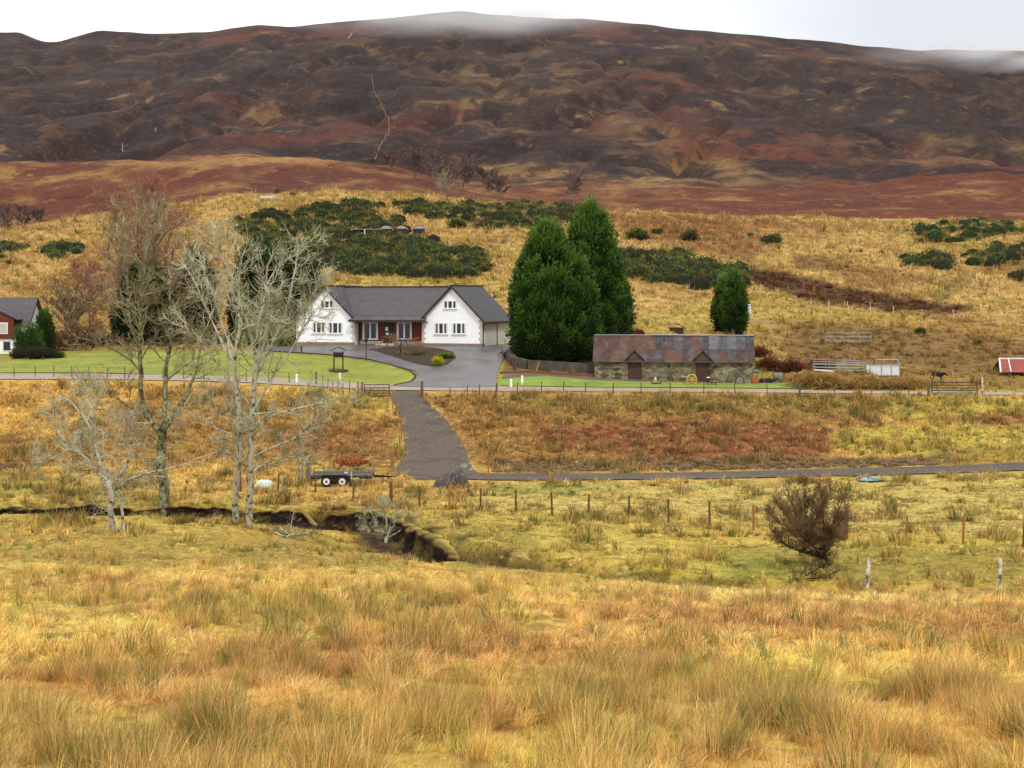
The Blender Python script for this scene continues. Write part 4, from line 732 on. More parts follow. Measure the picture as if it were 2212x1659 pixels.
iso = [(602, 420, 26, 'dark gorse bush on the crest right of the white sheep'), (632, 422, 18, 'smaller gorse bush on the crest next to the first one'), (690, 455, 18, 'gorse bush above the left end of the big thicket'), (858, 485, 34, 'gorse bush between the big thicket and the pig arcs'), (850, 438, 20, 'round gorse bush on the crest above the pig arcs'), (985, 492, 46, 'flat gorse bush right of the pig arcs'), (1488, 520, 50, 'wide olive bush on the slope, left of the grey one'),
       (1664, 530, 52, 'greyish bush on the slope, with the small round bush to its left'), (1622, 510, 18, 'small dark round bush near the greyish one'), (1905, 548, 16, 'lone small dark bush in the middle of the gold slope'), (1828, 578, 12, 'tiny dark bush low on the gold slope'), (2140, 588, 18, 'small dark bush under the lower right thicket'), (2205, 610, 60, 'big grey green bush at the right edge of the slope'), (1988, 722, 36, 'round green bush in the brown rough above the red shed'),
       (2135, 500, 22, 'gorse bush at the foot of the upper right thicket'), (20, 570, 20, 'gorse bush below the left edge patch'), (60, 577, 14, 'second gorse bush below the left edge patch'), (45, 655, 22, 'dark bush just above the left house roof'), (1375, 520, 56, 'gorse bush right of the top of the tall cypress'), (1420, 505, 30, 'dark gorse bush above the wide olive bush'), (2110, 745, 24, 'olive clump above the red roofed shed')]
protos = [bush_mesh(1.25, 1.2, 1.35, (A(80, 76, 54) if q == 3 else gcol), (A(116, 116, 78) if q == 3 else gtip), 800, 200 + q, .3, 10, .7) for q in range(4)]; pm = [p.build('foliage', leafm) for p in protos]
for i, (X, Y, w, lab) in enumerate(iso):
    o = G(X, Y, 140); k = 3 if i in (6, 7, 12) else i % 3; sc = w * o.y / F / 2.3; t = thing('gorse_bush' if k < 3 else 'willow_bush', lab, 'bush', o, i * 1.3, 'single bushes on the hill pasture'); ch = pm[k].copy(); COL.objects.link(ch); ch.parent = t; t.scale = (sc, sc, sc * .85)
for o in pm: bpy.data.objects.remove(o)

# ------------------------------------------------------------------ the white house
def frame_of(X0, Y0, d0, X1, d1):
    a = P(X0, Y0, d0); b = P(X1, Y0, d1); ang = math.atan2(b.y - a.y, b.x - a.x); return a, ang
white = mat('white_render', A(250, 250, 250) * 1.15, .85, .07, .6, .15); slate = mat('grey_slate', A(88, 84, 86), .65, .22, 1.6, .25, spec=.35); fascia = mat('dark_fascia', A(62, 50, 50), .6, .1, 2); plinth = mat('plinth_stone', A(150, 128, 108), .9, .35, 3, .4)
quoin = mat('quoin_stone', A(214, 200, 182), .9, .2, 3, .4); cedar = mat('red_timber', A(112, 50, 38), .75, .3, 3.5, .3); upvc = mat('white_frame', A(244, 244, 244), .4, .03, 2, spec=.5); curtain = mat('net_curtain', A(204, 196, 186), .9, .1, 4)
def glassmat():
    m, nt, b = newmat('window_glass'); b.inputs['Base Color'].default_value = (.012, .012, .018, 1); b.inputs['Roughness'].default_value = .12; b.inputs['Specular IOR Level'].default_value = .35; return m
glass = glassmat(); stepm = mat('pale_concrete', A(206, 192, 168), .9, .15, 2, .2); doorm = mat('brown_door', A(58, 40, 34), .6, .2, 3)
O_ = P(640, 743, 149.6); O_.z = -4.72; q_ = P(1042, 748, 143.0); AN = math.atan2(q_.y - O_.y, q_.x - O_.x); WH = math.hypot(q_.x - O_.x, q_.y - O_.y); cA, sA = math.cos(AN), math.sin(AN)
def uz(X, Y, off=0):
    k = (X - CX) / F; u = (k * (O_.y + off * cA) - O_.x + off * sA) / (cA - k * sA); dd = O_.y + u * sA + off * cA; return u, -(Y - HY) / F * dd - O_.z
house = thing('white_house', 'white bungalow with two front gables, grey slate roof and dark red timber centre', 'house', O_, AN)
DP = 9.0; uL, _ = uz(766, 700); uR, _ = uz(912, 700); eL = uz(640, 690)[1]; pk = uz(705, 617)[1]; EV = 2.72; RG = 6.1
cl = uz(703, 617)[0]; crt = uz(975, 617)[0]
for a, z in ((0, uL), (uR, WH)):
    b = MB(); b.prism([(a, -.3), (z, -.3), (z, EV), ((a + z) / 2, RG - .12), (a, EV)], 0, DP)
    b.build('gable_wing', white, house)
b = MB(); b.box(uL + .003, uR - .003, 1.0, DP - .1, -.3, 2.75); b.build('centre_wall', cedar, house)
for a, z in ((-.02, uL + .02), (uR - .02, WH + .02)): b = MB(); b.box(a, z, -.03, .06, -.3, .28); b.build('plinth', plinth, house)
b = MB(); b.box(WH - .02, WH + .03, .061, DP, -.3, .22); b.build('plinth', plinth, house)
b = MB(); b.box(uL + .01, uR - .01, .93, 1.02, -.1, .42); b.build('base_course', stepm, house)
def quoins(u, dr_, wall_x=False):
    b = MB()
    for i in range(8):
        w = .42 if i % 2 else .26; z = .30 + i * .30
        b.box(min(u, u + dr_ * w), max(u, u + dr_ * w), -.028, .02, z, z + .27)
        if wall_x: b.box(WH - .02, WH + .028, -.02, .68 - w, z, z + .27)
    b.build('quoins', quoin, house)
quoins(-.03, 1); quoins(uL + .03, -1); quoins(uR - .03, 1); quoins(WH + .028, -1, True)
def slab(b, p0, p1, y0, y1, th=.14):
    (x0, z0), (x1, z1) = p0, p1; b.prism([(x0, z0), (x1, z1), (x1, z1 + th), (x0, z0 + th)], y0, y1)
b = MB(); ov = .42
for a, z in ((0, uL), (uR, WH)):
    m = (a + z) / 2; sl = (RG - EV) / (m - a); slab(b, (a - ov, EV - ov * sl), (m + .001, RG), -.32, DP + .25); slab(b, (z + ov, EV - ov * sl), (m - .001, RG), -.30, DP + .23)
mc = (0 + uL) / 2, (uR + WH) / 2
fr = MB()
for y0_, z0_, y1_, z1_ in ((.45, 2.98, DP / 2 - .1, RG - .12), (DP + .2, 2.6, DP / 2 - .1, RG - .12)):
    for th in (0,):
        V = [(mc[0], y0_, z0_), (mc[1], y0_, z0_), (mc[1], y1_, z1_), (mc[0], y1_, z1_)]; V += [(x, y, z + .14) for x, y, z in V]; b.add(V, [(0, 1, 2, 3), (4, 5, 6, 7), (0, 1, 5, 4), (1, 2, 6, 5), (2, 3, 7, 6), (3, 0, 4, 7)])
rf = b.build('roof', slate, house)
b = MB(); b.box(mc[0], mc[1], DP / 2 - .22, DP / 2 + .02, RG - .06, RG + .10)
for m in mc: b.box(m - .12, m + .12, -.36, DP + .28, RG + .07, RG + .2)
b.build('ridge_tiles', fascia, rf)
for a, z in ((0, uL), (uR, WH)):
    m = (a + z) / 2; sl = (RG - EV) / (m - a); b = MB()
    for s_, e_ in ((-1, a), (1, z)):
        b.prism([(e_ + s_ * (ov + .03), EV - ov * sl - .12), (m, RG - .10), (m, RG + .14), (e_ + s_ * (ov + .03), EV - ov * sl + .13)], -.37, -.33)
    b.build('bargeboard', fascia, rf)
b = MB(); b.box(WH + ov - .05, WH + ov + .06, -.34, DP + .26, EV - .42, EV - .22)
b.build('gutter', fascia, rf)
u0, u1 = uz(754, 690, -.6)[0], uz(920, 690, -.6)[0]
b = MB(); V = [(u0, -.75, 2.52), (u1, -.75, 2.52), (u1 - .35, .62, 3.02), (u0 + .35, .62, 3.02)]; V += [(x, y, z + .12) for x, y, z in V]; b.add(V, [(0, 1, 2, 3), (4, 5, 6, 7), (0, 1, 5, 4), (1, 2, 6, 5), (2, 3, 7, 6), (3, 0, 4, 7)])
pr = b.build('porch_roof', mat('mossy_slate', A(92, 90, 84), .8, .35, 1.2, .4), house)
b = MB(); b.box(u0 - .02, u1 + .02, -.80, -.72, 2.44, 2.66); b.box(u0, u1, -.72, .9, 2.44, 2.50); b.build('gutter', fascia, pr)
def window(Xa, Xb, Ya, Yb, lights=3, off=0, name='window', curt=True, ratio=(1, 1.25, 1)):
    (a, zt), (z, zb) = uz(Xa, Ya, off), uz(Xb, Yb, off); f = MB(); y = off; w = .085; tot = sum(ratio[:lights]); edges = [a]; 
    for r_ in ratio[:lights]: edges.append(edges[-1] + (z - a) * r_ / tot)
    f.box(a - .03, z + .03, y - .05, y - .002, zt - .05, zt + .03); f.box(a - .03, z + .03, y - .05, y - .002, zb - .03, zb + .05)
    for i, e_ in enumerate(edges): f.box(e_ - w if i else e_ - .03, e_ + w if i < len(edges) - 1 else e_ + .03, y - .047, y - .003, zb + .05, zt - .05)
    fo = f.build(name, upvc, house); g = MB(); g.box(a, z, y - .02, y - .006, zb, zt); g.build('pane', glass, fo); s_ = MB(); s_.box(a - .1, z + .1, y - .14, y - .004, zb - .09, zb - .032); s_.build('sill', upvc, fo)
    if curt:
        k = MB(); k.box(a + .07, a + (z - a) * .12, y - .03, y - .0215, zb + .05, zt - .05); k.build('curtain', curtain, fo); k = MB(); k.box(z - (z - a) * .12, z - .07, y - .03, y - .0215, zb + .05, zt - .05); k.build('curtain', curtain, fo)
for v in ((675, 703, 696, 719), (709, 740, 697, 720), (939, 967, 698, 721), (977, 1006, 698, 721)): window(*v)
window(693, 720, 650, 665, curt=False); window(959, 986, 650, 666, curt=False)
window(784, 816, 697, 732, 2, .93, 'bay_window', True, (1, 1)); window(858, 889, 697, 732, 2, .93, 'bay_window', True, (1, 1))
(a, zt), (z, zb) = uz(828, 698, .96), uz(848, 741, .96); b = MB(); b.box(a, z, .93, .985, .15, 2.25); dr = b.build('front_door', doorm, house)
b = MB(); b.box(a + .25, a + .55, .915, .928, 1.5, 1.9); b.build('pane', upvc, dr); b = MB(); b.box(a + .3, a + .62, .915, .928, 1.05, 1.3); b.build('pane', upvc, dr); b = MB(); b.box(z - .16, z - .1, .88, .93, 1.05, 1.2); b.build('handle', upvc, dr)
b = MB(); b.box(a - .4, z + .6, -.2, .92, -.3, .10); b.box(a - .1, z + .3, .3, .92, .102, .20); b.build('step', stepm, house)
for q4 in ((uL + .05, uL + .12, .88, .95, .1, 2.45), (uR - .12, uR - .05, .88, .95, .1, 2.45), (WH + .03, WH + .10, .1, .17, 0, 2.4), (WH + .035, WH + .105, 4.4, 4.48, 0, 2.4)): b = MB(); b.box(*q4); b.build('downpipe', fascia, house)
for y0_ in (.7, 4.65):
    b = MB(); b.box(WH + .002, WH + .05, y0_, y0_ + 3.5, .05, 2.25)
    for i in range(1, 6): b.box(WH + .05, WH + .062, y0_ + .05, y0_ + 3.45, .05 + i * .37 - .012, .05 + i * .37)
    b.build('garage_door', mat('garage_paint', A(232, 232, 226), .5, .04, .8), house)
b = MB(); b.sphere((WH + .45, 6.6, 1.0), .22, 8, 6); b.tube([(WH + .2, 6.6, .95), (WH + .45, 6.6, .95)], [.03, .03], 5); b.build('hose_reel', fascia, house)
b = MB(); b.box(mc[0] + 4, mc[0] + 4.5, 5.6, 6.1, RG - 1.2, RG - .3); b.build('roof_vent', slate, rf)

# ------------------------------------------------------------------ neighbour house at the left edge
N_ = P(58, 772, 148); N_.z = H1(N_.x, 148) ; an = math.radians(24)
def nb(b, x0, x1, y0, y1, z0, z1): b.box(x0, x1, y0, y1, z0, z1)
nh = thing('neighbour_house', 'half seen house at the left edge with white gable and red brown front wing', 'house', N_, math.radians(3))
# local frame: x runs to the left along the front (negative), gable end on the right faces the camera side
EV2, RG2, L2, D2 = 3.0, 5.7, 12.0, 6.0
b = MB(); V = [(0, 0, -1), (0, D2, -1), (0, D2, EV2), (0, D2 / 2, RG2 - .15), (0, 0, EV2)]; V += [(x - L2, y, z) for x, y, z in V]; b.add(V, [(0, 1, 2, 3, 4), (5, 6, 7, 8, 9), (0, 1, 6, 5), (1, 2, 7, 6), (2, 3, 8, 7), (3, 4, 9, 8), (4, 0, 5, 9)]); b.build('wall', white, nh)
b = MB()
for y0_, y1_ in ((-.35, D2 / 2), (D2 + .35, D2 / 2)):
    z0_ = EV2 - .35 * (RG2 - EV2) / (D2 / 2); V = [(.3, y0_, z0_), (-L2, y0_, z0_), (-L2, y1_, RG2), (.3, y1_, RG2)]; V += [(x, y, z + .13) for x, y, z in V]; b.add(V, [(0, 1, 2, 3), (4, 5, 6, 7), (0, 1, 5, 4), (1, 2, 6, 5), (2, 3, 7, 6), (3, 0, 4, 7)])
b.build('roof', slate, nh)
b = MB(); 
for y0_, y1_ in ((-.38, D2 / 2), (D2 + .38, D2 / 2)):
    z0_ = EV2 - .38 * (RG2 - EV2) / (D2 / 2); V = [(.35, y0_, z0_ - .14), (.31, y0_, z0_ - .14), (.31, y1_, RG2 - .1), (.35, y1_, RG2 - .1)]; V += [(x, y, z + .25) for x, y, z in V]; b.add(V, [(0, 1, 2, 3), (4, 5, 6, 7), (0, 1, 5, 4), (1, 2, 6, 5), (2, 3, 7, 6), (3, 0, 4, 7)])
b.build('bargeboard', mat('brown_paint', A(92, 48, 38), .7, .1, 2), nh)
b = MB(); b.prism([(-5.2, 1.5), (-1.0, 1.5), (-1.0, 3.6), (-3.1, 4.6), (-5.2, 3.6)], -1.2, .3); b.build('front_wing', cedar, nh); b = MB(); b.prism([(-5.1, -1), (-1.1, -1), (-1.1, 1.5), (-5.1, 1.5)], -1.0, -.003); b.build('lower_wall', white, nh)
b = MB(); slab(b, (-5.7, 3.42), (-3.1, 4.7), -1.4, 1.2, .12); slab(b, (-.5, 3.42), (-3.1, 4.701), -1.38, 1.2, .12); b.build('wing_roof', slate, nh)
b = MB(); b.box(-2.9, -1.6, -1.26, -1.2, 2.0, 3.2); wd = b.build('window', upvc, nh); b = MB(); b.box(-2.78, -1.72, -1.28, -1.262, 2.1, 3.1); b.build('pane', curtain, wd)
b = MB(); b.box(-2.2, -1.3, -1.06, -1.002, .2, 1.3); wd = b.build('window', upvc, nh); b = MB(); b.box(-2.1, -1.4, -1.08, -1.062, .3, 1.2); b.build('pane', glass, wd)
shrub('green_shrub', 'rounded dark green conifer shrub in front of the left house gable', 62, 772, 62, 92, A(48, 74, 28), A(90, 124, 40), 160, 3600, .26, None, 120, .7)
conifer('dwarf_conifer', 'narrow dark columnar conifer right of the left house', 96, 772, 676, 34, PN, (A(44, 64, 26), A(80, 104, 38)), 28, 120, 50, .24, None, 120, 147)
shrub('dark_shrub', 'dark leafless shrub at the foot of the columnar conifer', 84, 776, 66, 40, A(48, 44, 38), A(84, 74, 56), 161, 1800, .2, None, 120, .5)
shrub('green_shrub', 'spreading green shrub at the left end of the lawn', 122, 774, 44, 20, A(50, 66, 34), A(84, 104, 46), 162, 1200, .18, None, 120, .6)
shrub('dark_shrub', 'dark shrub by the left house corner', 40, 774, 40, 30, A(60, 54, 44), A(92, 82, 60), 163, 1200, .2, None, 120, .5)

# ------------------------------------------------------------------ the stone barn
def stonemat():
    m, nt, b = newmat('rubble_stone'); N, L = nt.nodes, nt.links; tc = N.new('ShaderNodeTexCoord'); mp = N.new('ShaderNodeMapping'); mp.inputs['Scale'].default_value = (1.9, 1.9, 3.3)
    wv = N.new('ShaderNodeTexNoise'); wv.inputs['Scale'].default_value = 1.6; ad = N.new('ShaderNodeMixRGB'); ad.blend_type = 'ADD'; ad.inputs[0].default_value = .15
    L.new(tc.outputs['Object'], mp.inputs[0]); L.new(mp.outputs[0], wv.inputs['Vector']); L.new(mp.outputs[0], ad.inputs[1]); L.new(wv.outputs['Color'], ad.inputs[2])
    v = N.new('ShaderNodeTexVoronoi'); v.inputs['Scale'].default_value = 1.0; v2 = N.new('ShaderNodeTexVoronoi'); v2.feature = 'DISTANCE_TO_EDGE'; L.new(ad.outputs[0], v.inputs['Vector']); L.new(ad.outputs[0], v2.inputs['Vector'])
    sp = N.new('ShaderNodeSeparateColor'); L.new(v.outputs['Color'], sp.inputs[0]); r = N.new('ShaderNodeValToRGB'); es = r.color_ramp.elements; es[0].color = (*A(96, 88, 68), 1); es[1].color = (*A(232, 222, 184), 1)
    for p_, cc in ((.3, A(164, 150, 112)), (.6, A(206, 194, 154)), (.82, A(130, 116, 92))): e = es.new(p_); e.color = (*cc, 1)
    L.new(sp.outputs[0], r.inputs[0]); mr = N.new('ShaderNodeMapRange'); mr.inputs[1].default_value = .0; mr.inputs[2].default_value = .16; mr.inputs[3].default_value = .14; L.new(v2.outputs['Distance'], mr.inputs[0])
    mu = N.new('ShaderNodeVectorMath'); mu.operation = 'SCALE'; L.new(r.outputs[0], mu.inputs[0]); L.new(mr.outputs[0], mu.inputs['Scale']); L.new(mu.outputs[0], b.inputs['Base Color']); b.inputs['Roughness'].default_value = .95
    bp = N.new('ShaderNodeBump'); bp.inputs['Distance'].default_value = .08; bp.inputs['Strength'].default_value = .9; L.new(mr.outputs[0], bp.inputs['Height']); L.new(bp.outputs[0], b.inputs['Normal']); return m
stone = stonemat(); B0 = P(1284, 826, 130.0); B0.z = H1(B0.x + 5, 129.5) - .05; q_ = P(1625, 826, 128.4); AB = math.atan2(q_.y - B0.y, q_.x - B0.x); LB = math.hypot(q_.x - B0.x, q_.y - B0.y)
barn = thing('stone_barn', 'long low rubble stone barn with patchy rusty corrugated roof and two gabled doors', 'barn', B0, AB); HB, RB, DB = 1.95, 4.12, 5.0
du = [LB * (1372 - 1284) / 341, LB * (1519 - 1284) / 341]
b = MB(); wb = .65; cuts = [0, du[0] - wb, du[0] + wb, du[1] - wb, du[1] + wb, LB]
r = np.random.default_rng(5)
for i in (0, 2, 4):
    a, z = cuts[i], cuts[i + 1]; n = max(3, int((z - a) / .35)); xs = np.linspace(a, z, n); zs = np.linspace(-.4, HB, 7); X_, Z_ = np.meshgrid(xs, zs); Y_ = r.normal(0, .035, X_.shape); idx = np.arange(X_.size).reshape(X_.shape)
    b.add(np.stack([X_, Y_, Z_], -1).reshape(-1, 3), np.stack([idx[:-1, :-1], idx[:-1, 1:], idx[1:, 1:], idx[1:, :-1]], -1).reshape(-1, 4))
b.box(.0, LB, .12, .5, -.4, HB - .02); b.box(0, LB, DB - .4, DB, -.4, HB)
for x0_ in (0, LB - .4):
    V = [(x0_, .0, -.4), (x0_, DB, -.4), (x0_, DB, HB), (x0_, DB / 2, RB - .12), (x0_, 0, HB)]; V += [(x + .4, y, z) for x, y, z in V]; b.add(V, [(0, 1, 2, 3, 4), (5, 6, 7, 8, 9), (0, 1, 6, 5), (1, 2, 7, 6), (2, 3, 8, 7), (3, 4, 9, 8), (4, 0, 5, 9)])
b.build('wall', stone, barn)
rustm = vcol_mat('rusty_iron', scale=1.6, var=.6, rough=.75, spec=.3)
rc = [A(84, 58, 50), A(88, 80, 78), A(94, 62, 48), A(76, 64, 62), A(112, 78, 60), A(116, 116, 120), A(80, 62, 58), A(88, 90, 96), A(70, 68, 72)]
def corrug(b, x0, x1, y0, z0, y1, z1, w=.82, rows=2, seed=1, right_dark=True):
    r = np.random.default_rng(seed); n = int(round((x1 - x0) / w)); w = (x1 - x0) / n; L_ = math.hypot(y1 - y0, z1 - z0); ny, nz = -(z1 - z0) / L_, (y1 - y0) / L_
    if nz < 0: ny, nz = -ny, -nz
    for i in range(n):
        for j in range(rows):
            t0, t1 = j / rows - (.02 if j else 0), (j + 1) / rows; m = 17; xs = np.linspace(x0 + i * w, x0 + (i + 1) * w + .03, m); wv = .022 * np.sin((xs) / .16 * 2 * np.pi) + .012 * (j + 1) + .004 * (i % 2) + r.normal(0, .004)
            fx = i / n; k = r.integers(0, 5) if r.random() > .12 + fx * .72 else r.integers(5, 9); cc = (rc[k] * .78 + (rc[1] if k < 5 else rc[8]) * .22) * r.uniform(.85, 1.15)
            V = [[(x, y0 + (y1 - y0) * t + ny * q, z0 + (z1 - z0) * t + nz * q) for x, q in zip(xs, wv)] for t in (t0, (t0 + t1) / 2, t1)]; idx = np.arange(3 * m).reshape(3, m)
            b.add(np.array(V).reshape(-1, 3), np.stack([idx[:-1, :-1], idx[:-1, 1:], idx[1:, 1:], idx[1:, :-1]], -1).reshape(-1, 4), cc)
breakup(rustm, 1 / 1.3, [(1, .50, .60, A(108, 68, 52), .55), (1.7, .54, .62, A(112, 112, 116), .5), (2.6, .58, .66, A(64, 52, 52), .5)], (1, 1, .5))
b = MB(); corrug(b, -.15, LB + .25, -.3, HB - .22, DB / 2, RB); corrug(b, -.15, LB + .25, DB + .3, HB - .22, DB / 2, RB, seed=4); rf = b.build('roof', rustm, barn)
b = MB(); b.box(-.15, LB * .38, DB / 2 - .14, DB / 2 + .14, RB + .03, RB + .09); b.box(LB * .38, LB * .53, DB / 2 - .2, DB / 2 + .2, RB + .06, RB + .14); b.box(LB * .53, LB + .25, DB / 2 - .14, DB / 2 + .14, RB + .03, RB + .09); b.build('ridge_cap', mat('galvanised', A(196, 200, 206), .45, .2, 1.2, metal=.3), rf)
for k, u in enumerate(du):
    b = MB(); b.box(u - wb + .08, u + wb - .08, .05, .11, -.35, 1.95)
    for i in range(7): b.box(u - wb + .1 + i * .16, u - wb + .108 + i * .16, .035, .05, -.35, 1.95)
    dd = b.build('door', mat('weathered_door', A(86, 62, 54), .85, .25, 2.5, .2), barn); b = MB(); b.box(u + wb - .3, u + wb - .2, .0, .034, .8, .95); b.build('handle', fascia, dd)
    b = MB(); b.prism([(u - wb, 1.95), (u + wb, 1.95), (u + wb, 2.12), (u, 2.75), (u - wb, 2.12)], -.12, 1.0); gb = b.build('door_head', mat('weathered_board', A(92, 76, 64), .9, .2, 3), barn)
    b = MB(); slab(b, (u - wb - .32, 1.86), (u + .01, 2.84), -.32, 1.5, .05); slab(b, (u + wb + .32, 1.86), (u - .01, 2.842), -.31, 1.5, .05); b.build('door_roof', mat('grey_iron', A(100, 92, 90), .7, .25, 1.5), gb)
b = MB(); b.box(-.25, -.16, -.3, -.1, HB + .2, RB - .3); 
# ------------------------------------------------------------------ retaining wall, sheds, pens
wl = [G(X, Y, 120) for X, Y in ((1100, 776), (1110, 790), (1140, 797), (1200, 800), (1284, 806))]
t = thing('stone_wall', 'low dark rubble retaining wall under the cypresses, left of the barn', 'wall', wl[2]); b = MB()
for a, z in zip(wl[:-1], wl[1:]): 
    e = (z - a).normalized(); nrm = Vector((-e.y, e.x, 0)) * .3; V = [a - nrm, a + nrm, z + nrm, z - nrm]; b.add([(*v.xy, v.z - .4) for v in V] + [(*v.xy, v.z + .85) for v in V], [(0, 1, 2, 3), (4, 5, 6, 7), (0, 1, 5, 4), (1, 2, 6, 5), (2, 3, 7, 6), (3, 0, 4, 7)])
b.build('masonry', mat('dark_rubble', A(92, 82, 72), .95, .45, 2.2, .9), t, wl[2])
kb = [G(X, Y, 118) for X, Y in ((1080, 808), (1140, 806), (1215, 811), (1300, 816))]; t = thing('timber_edging', 'long reddish timber edging board in front of the retaining wall', 'edging', kb[0]); b = MB()
for a, z in zip(kb[:-1], kb[1:]): b.bar(a + Vector((0, 0, .08)), z + Vector((0, 0, .08)), .14, .3)
b.build('board', mat('red_board', A(126, 84, 66), .9, .2, 2), t, kb[0])
S_ = G(2162, 812, 125); t = thing('red_roofed_shed', 'low shed with a red corrugated roof and white edges at the right edge', 'shed', S_, math.radians(-4)); b = MB(); b.box(.4, 7, .3, 3.2, -.4, .45); b.build('wall', mat('shed_wall', A(44, 34, 30), .9, .2, 2), t)
b = MB(); xs = np.linspace(0, 7.2, 80); 
for (ya, za), (yb, zb) in (((0, .35), (1.8, 1.55)), ((3.6, .35), (1.8, 1.55))):
    V = []
    for tt in (0, 1): V += [(x + (.35 if tt else 0) * (1 - x / 7.2), ya + (yb - ya) * tt, za + (zb - za) * tt + .03 * math.sin(x * 2 * math.pi / .36)) for x in xs]
    idx = np.arange(160).reshape(2, 80); b.add(np.array(V), np.stack([idx[:-1, :-1], idx[:-1, 1:], idx[1:, 1:], idx[1:, :-1]], -1).reshape(-1, 4))
rf = b.build('roof', mat('red_iron', A(160, 84, 70), .6, .14, .9), t); b = MB(); b.bar((-.02, -.04, .34), (.34, 1.8, 1.6), .14); b.bar((.95, -.04, .40), (1.2, 1.8, 1.62), .1); b.bar((.3, 1.8, 1.62), (7.2, 1.8, 1.62), .14); b.build('trim', upvc, rf)
galv = mat('galvanised_steel', A(168, 172, 172), .5, .15, 2, metal=.35)
def hurdle(b, a, z, h0, h1, bars=4, posts=4, r_=.03):
    for i in range(bars): q = h0 + (h1 - h0) * i / (bars - 1); b.tube([(*a.xy, a.z + q), (*z.xy, z.z + q)], [r_, r_], 5)
    for i in range(posts): p = a.lerp(z, i / (posts - 1)); b.tube([(*p.xy, p.z + h0 - .3), (*p.xy, p.z + h1)], [r_, r_], 5)
H0, H1_ = G(1756, 812, 122), G(1868, 814, 122); t = thing('metal_hurdle', 'row of grey metal cattle hurdles standing left of the white pen', 'hurdle', H0); b = MB(); H0b = H0 + Vector((0, 0, .6)); H1b = H1_ + Vector((0, 0, .6)); hurdle(b, H0b, H1b, 0, .75, 4, 5, .028); hurdle(b, H0b + Vector((.6, 2.2, .1)), H1b + Vector((0, 2.2, .1)), 0, .75, 3, 4, .024); b.build('rails', galv, t, H0)
b = MB(); b.bar(H0b + Vector((.1, -.2, .0)), H0b + Vector((1.9, -.4, -.15)), .16, .12); tag(b.build('white_plank', upvc), 'white plank leaning low against the metal hurdles', 'plank')
C0 = G(1880, 814, 122); k = C0.y / F; t = thing('livestock_pen', 'white sided livestock pen with raised grey frame, right of the hurdles', 'pen', C0, math.radians(-3)); w = 62 * k
b = MB(); b.box(0, w, 0, .06, .15, 1.05); b.box(.02, w - .02, 1.9, 1.96, .3, 1.05); b.box(w, w + .06, 0.02, 1.9, .1, 1.05); b.build('side_panel', mat('white_sheet', A(232, 236, 240), .5, .08, 1.0), t)
b = MB()
for x in (-.03, w * .38, w * .72, w + .03): b.tube([(x, -.05, -.3), (x, -.05, 1.15)], [.035] * 2, 5)
for x in (w * .28, w + .04): b.tube([(x, 1.0, .3), (x, 1.0, 1.62)], [.04] * 2, 5)
b.tube([(-.8, -.06, 1.12), (w, -.06, 1.12)], [.035] * 2, 5); b.tube([(w * .28, 1, 1.6), (w + .05, 1, 1.6)], [.045] * 2, 5); b.tube([(w + .05, 0, 1.15), (w + .05, 1, 1.6), (w + .05, 1.9, 1.15)], [.035] * 3, 5); b.tube([(-.8, -.06, .7), (0, -.06, .7)], [.03] * 2, 5); b.build('frame', galv, t)
# ------------------------------------------------------------------ fences and gates
postm = mat('fence_post_wood', A(112, 84, 56), .9, .35, 3, .4); oldm = mat('old_grey_post', A(112, 98, 84), .95, .3, 3, .4); wirem = mat('fence_wire', A(120, 112, 100), .6, .1, 2, metal=.4); orgm = mat('new_orange_wood', A(170, 118, 64), .9, .2, 3, .3); lichm = bark('lichen_post', A(120, 110, 98), A(228, 224, 210), 5, .4, .55)
def fence(label, posts, m, h=1.15, r_=.05, wires=4, group=None, thick=(), name='wire_fence', dmin=20, seed=1, orange=(), gaps=(), wr=.006):
    R_ = np.random.default_rng(seed); bs = [G(X, Y, dmin) for X, Y in posts]; t = thing(name, label, 'fence', bs[0], 0, group); tops = []
    for i, p in enumerate(bs):
        b = MB(); k = 1.9 if i in thick else 1; hh = h * (1.12 if i in thick else R_.uniform(.94, 1.05)); ln = R_.normal(0, .035, 2); b.tube([(p.x, p.y, p.z - .3), (p.x + ln[0] * .5, p.y + ln[1] * .5, p.z + hh * .5), (p.x + ln[0], p.y + ln[1], p.z + hh)], [r_ * k, r_ * k * .97, r_ * k * .9], 7)
        b.build('post', orgm if i in orange else m, t, bs[0]); tops.append((p, ln, hh))
    b = MB()
    for i in range(len(bs) - 1):
        if i in gaps: continue
        (p, l0, _), (q, l1, _) = tops[i], tops[i + 1]
        for j in range(wires):
            z = h * (.25 + .68 * j / max(wires - 1, 1)); A_ = np.array([p.x + l0[0], p.y + l0[1] - r_, p.z + z]); B_ = np.array([q.x + l1[0], q.y + l1[1] - r_, q.z + z]); M_ = (A_ + B_) / 2 - (0, 0, .02); b.tube([A_, M_, B_], [wr] * 3, 4, False)
    if wires: b.build('wire', wirem, t, bs[0])
    return t
fence('wire fence on round posts crossing the valley floor in front of the track', [(520, 1062), (600, 1066), (681, 1071), (763, 1085), (845, 1093), (906, 1098), (971, 1104), (1038, 1103), (1115, 1110), (1193, 1113), (1271, 1118), (1358, 1124), (1444, 1130), (1533, 1140), (1628, 1147), (1728, 1155), (1826, 1162), (1957, 1171), (2080, 1176), (2210, 1182), (2340, 1188)], postm, 1.2, .055, 4, None, (4, 16), dmin=45, seed=2, orange=(6, 14, 17, 18), wr=.005)
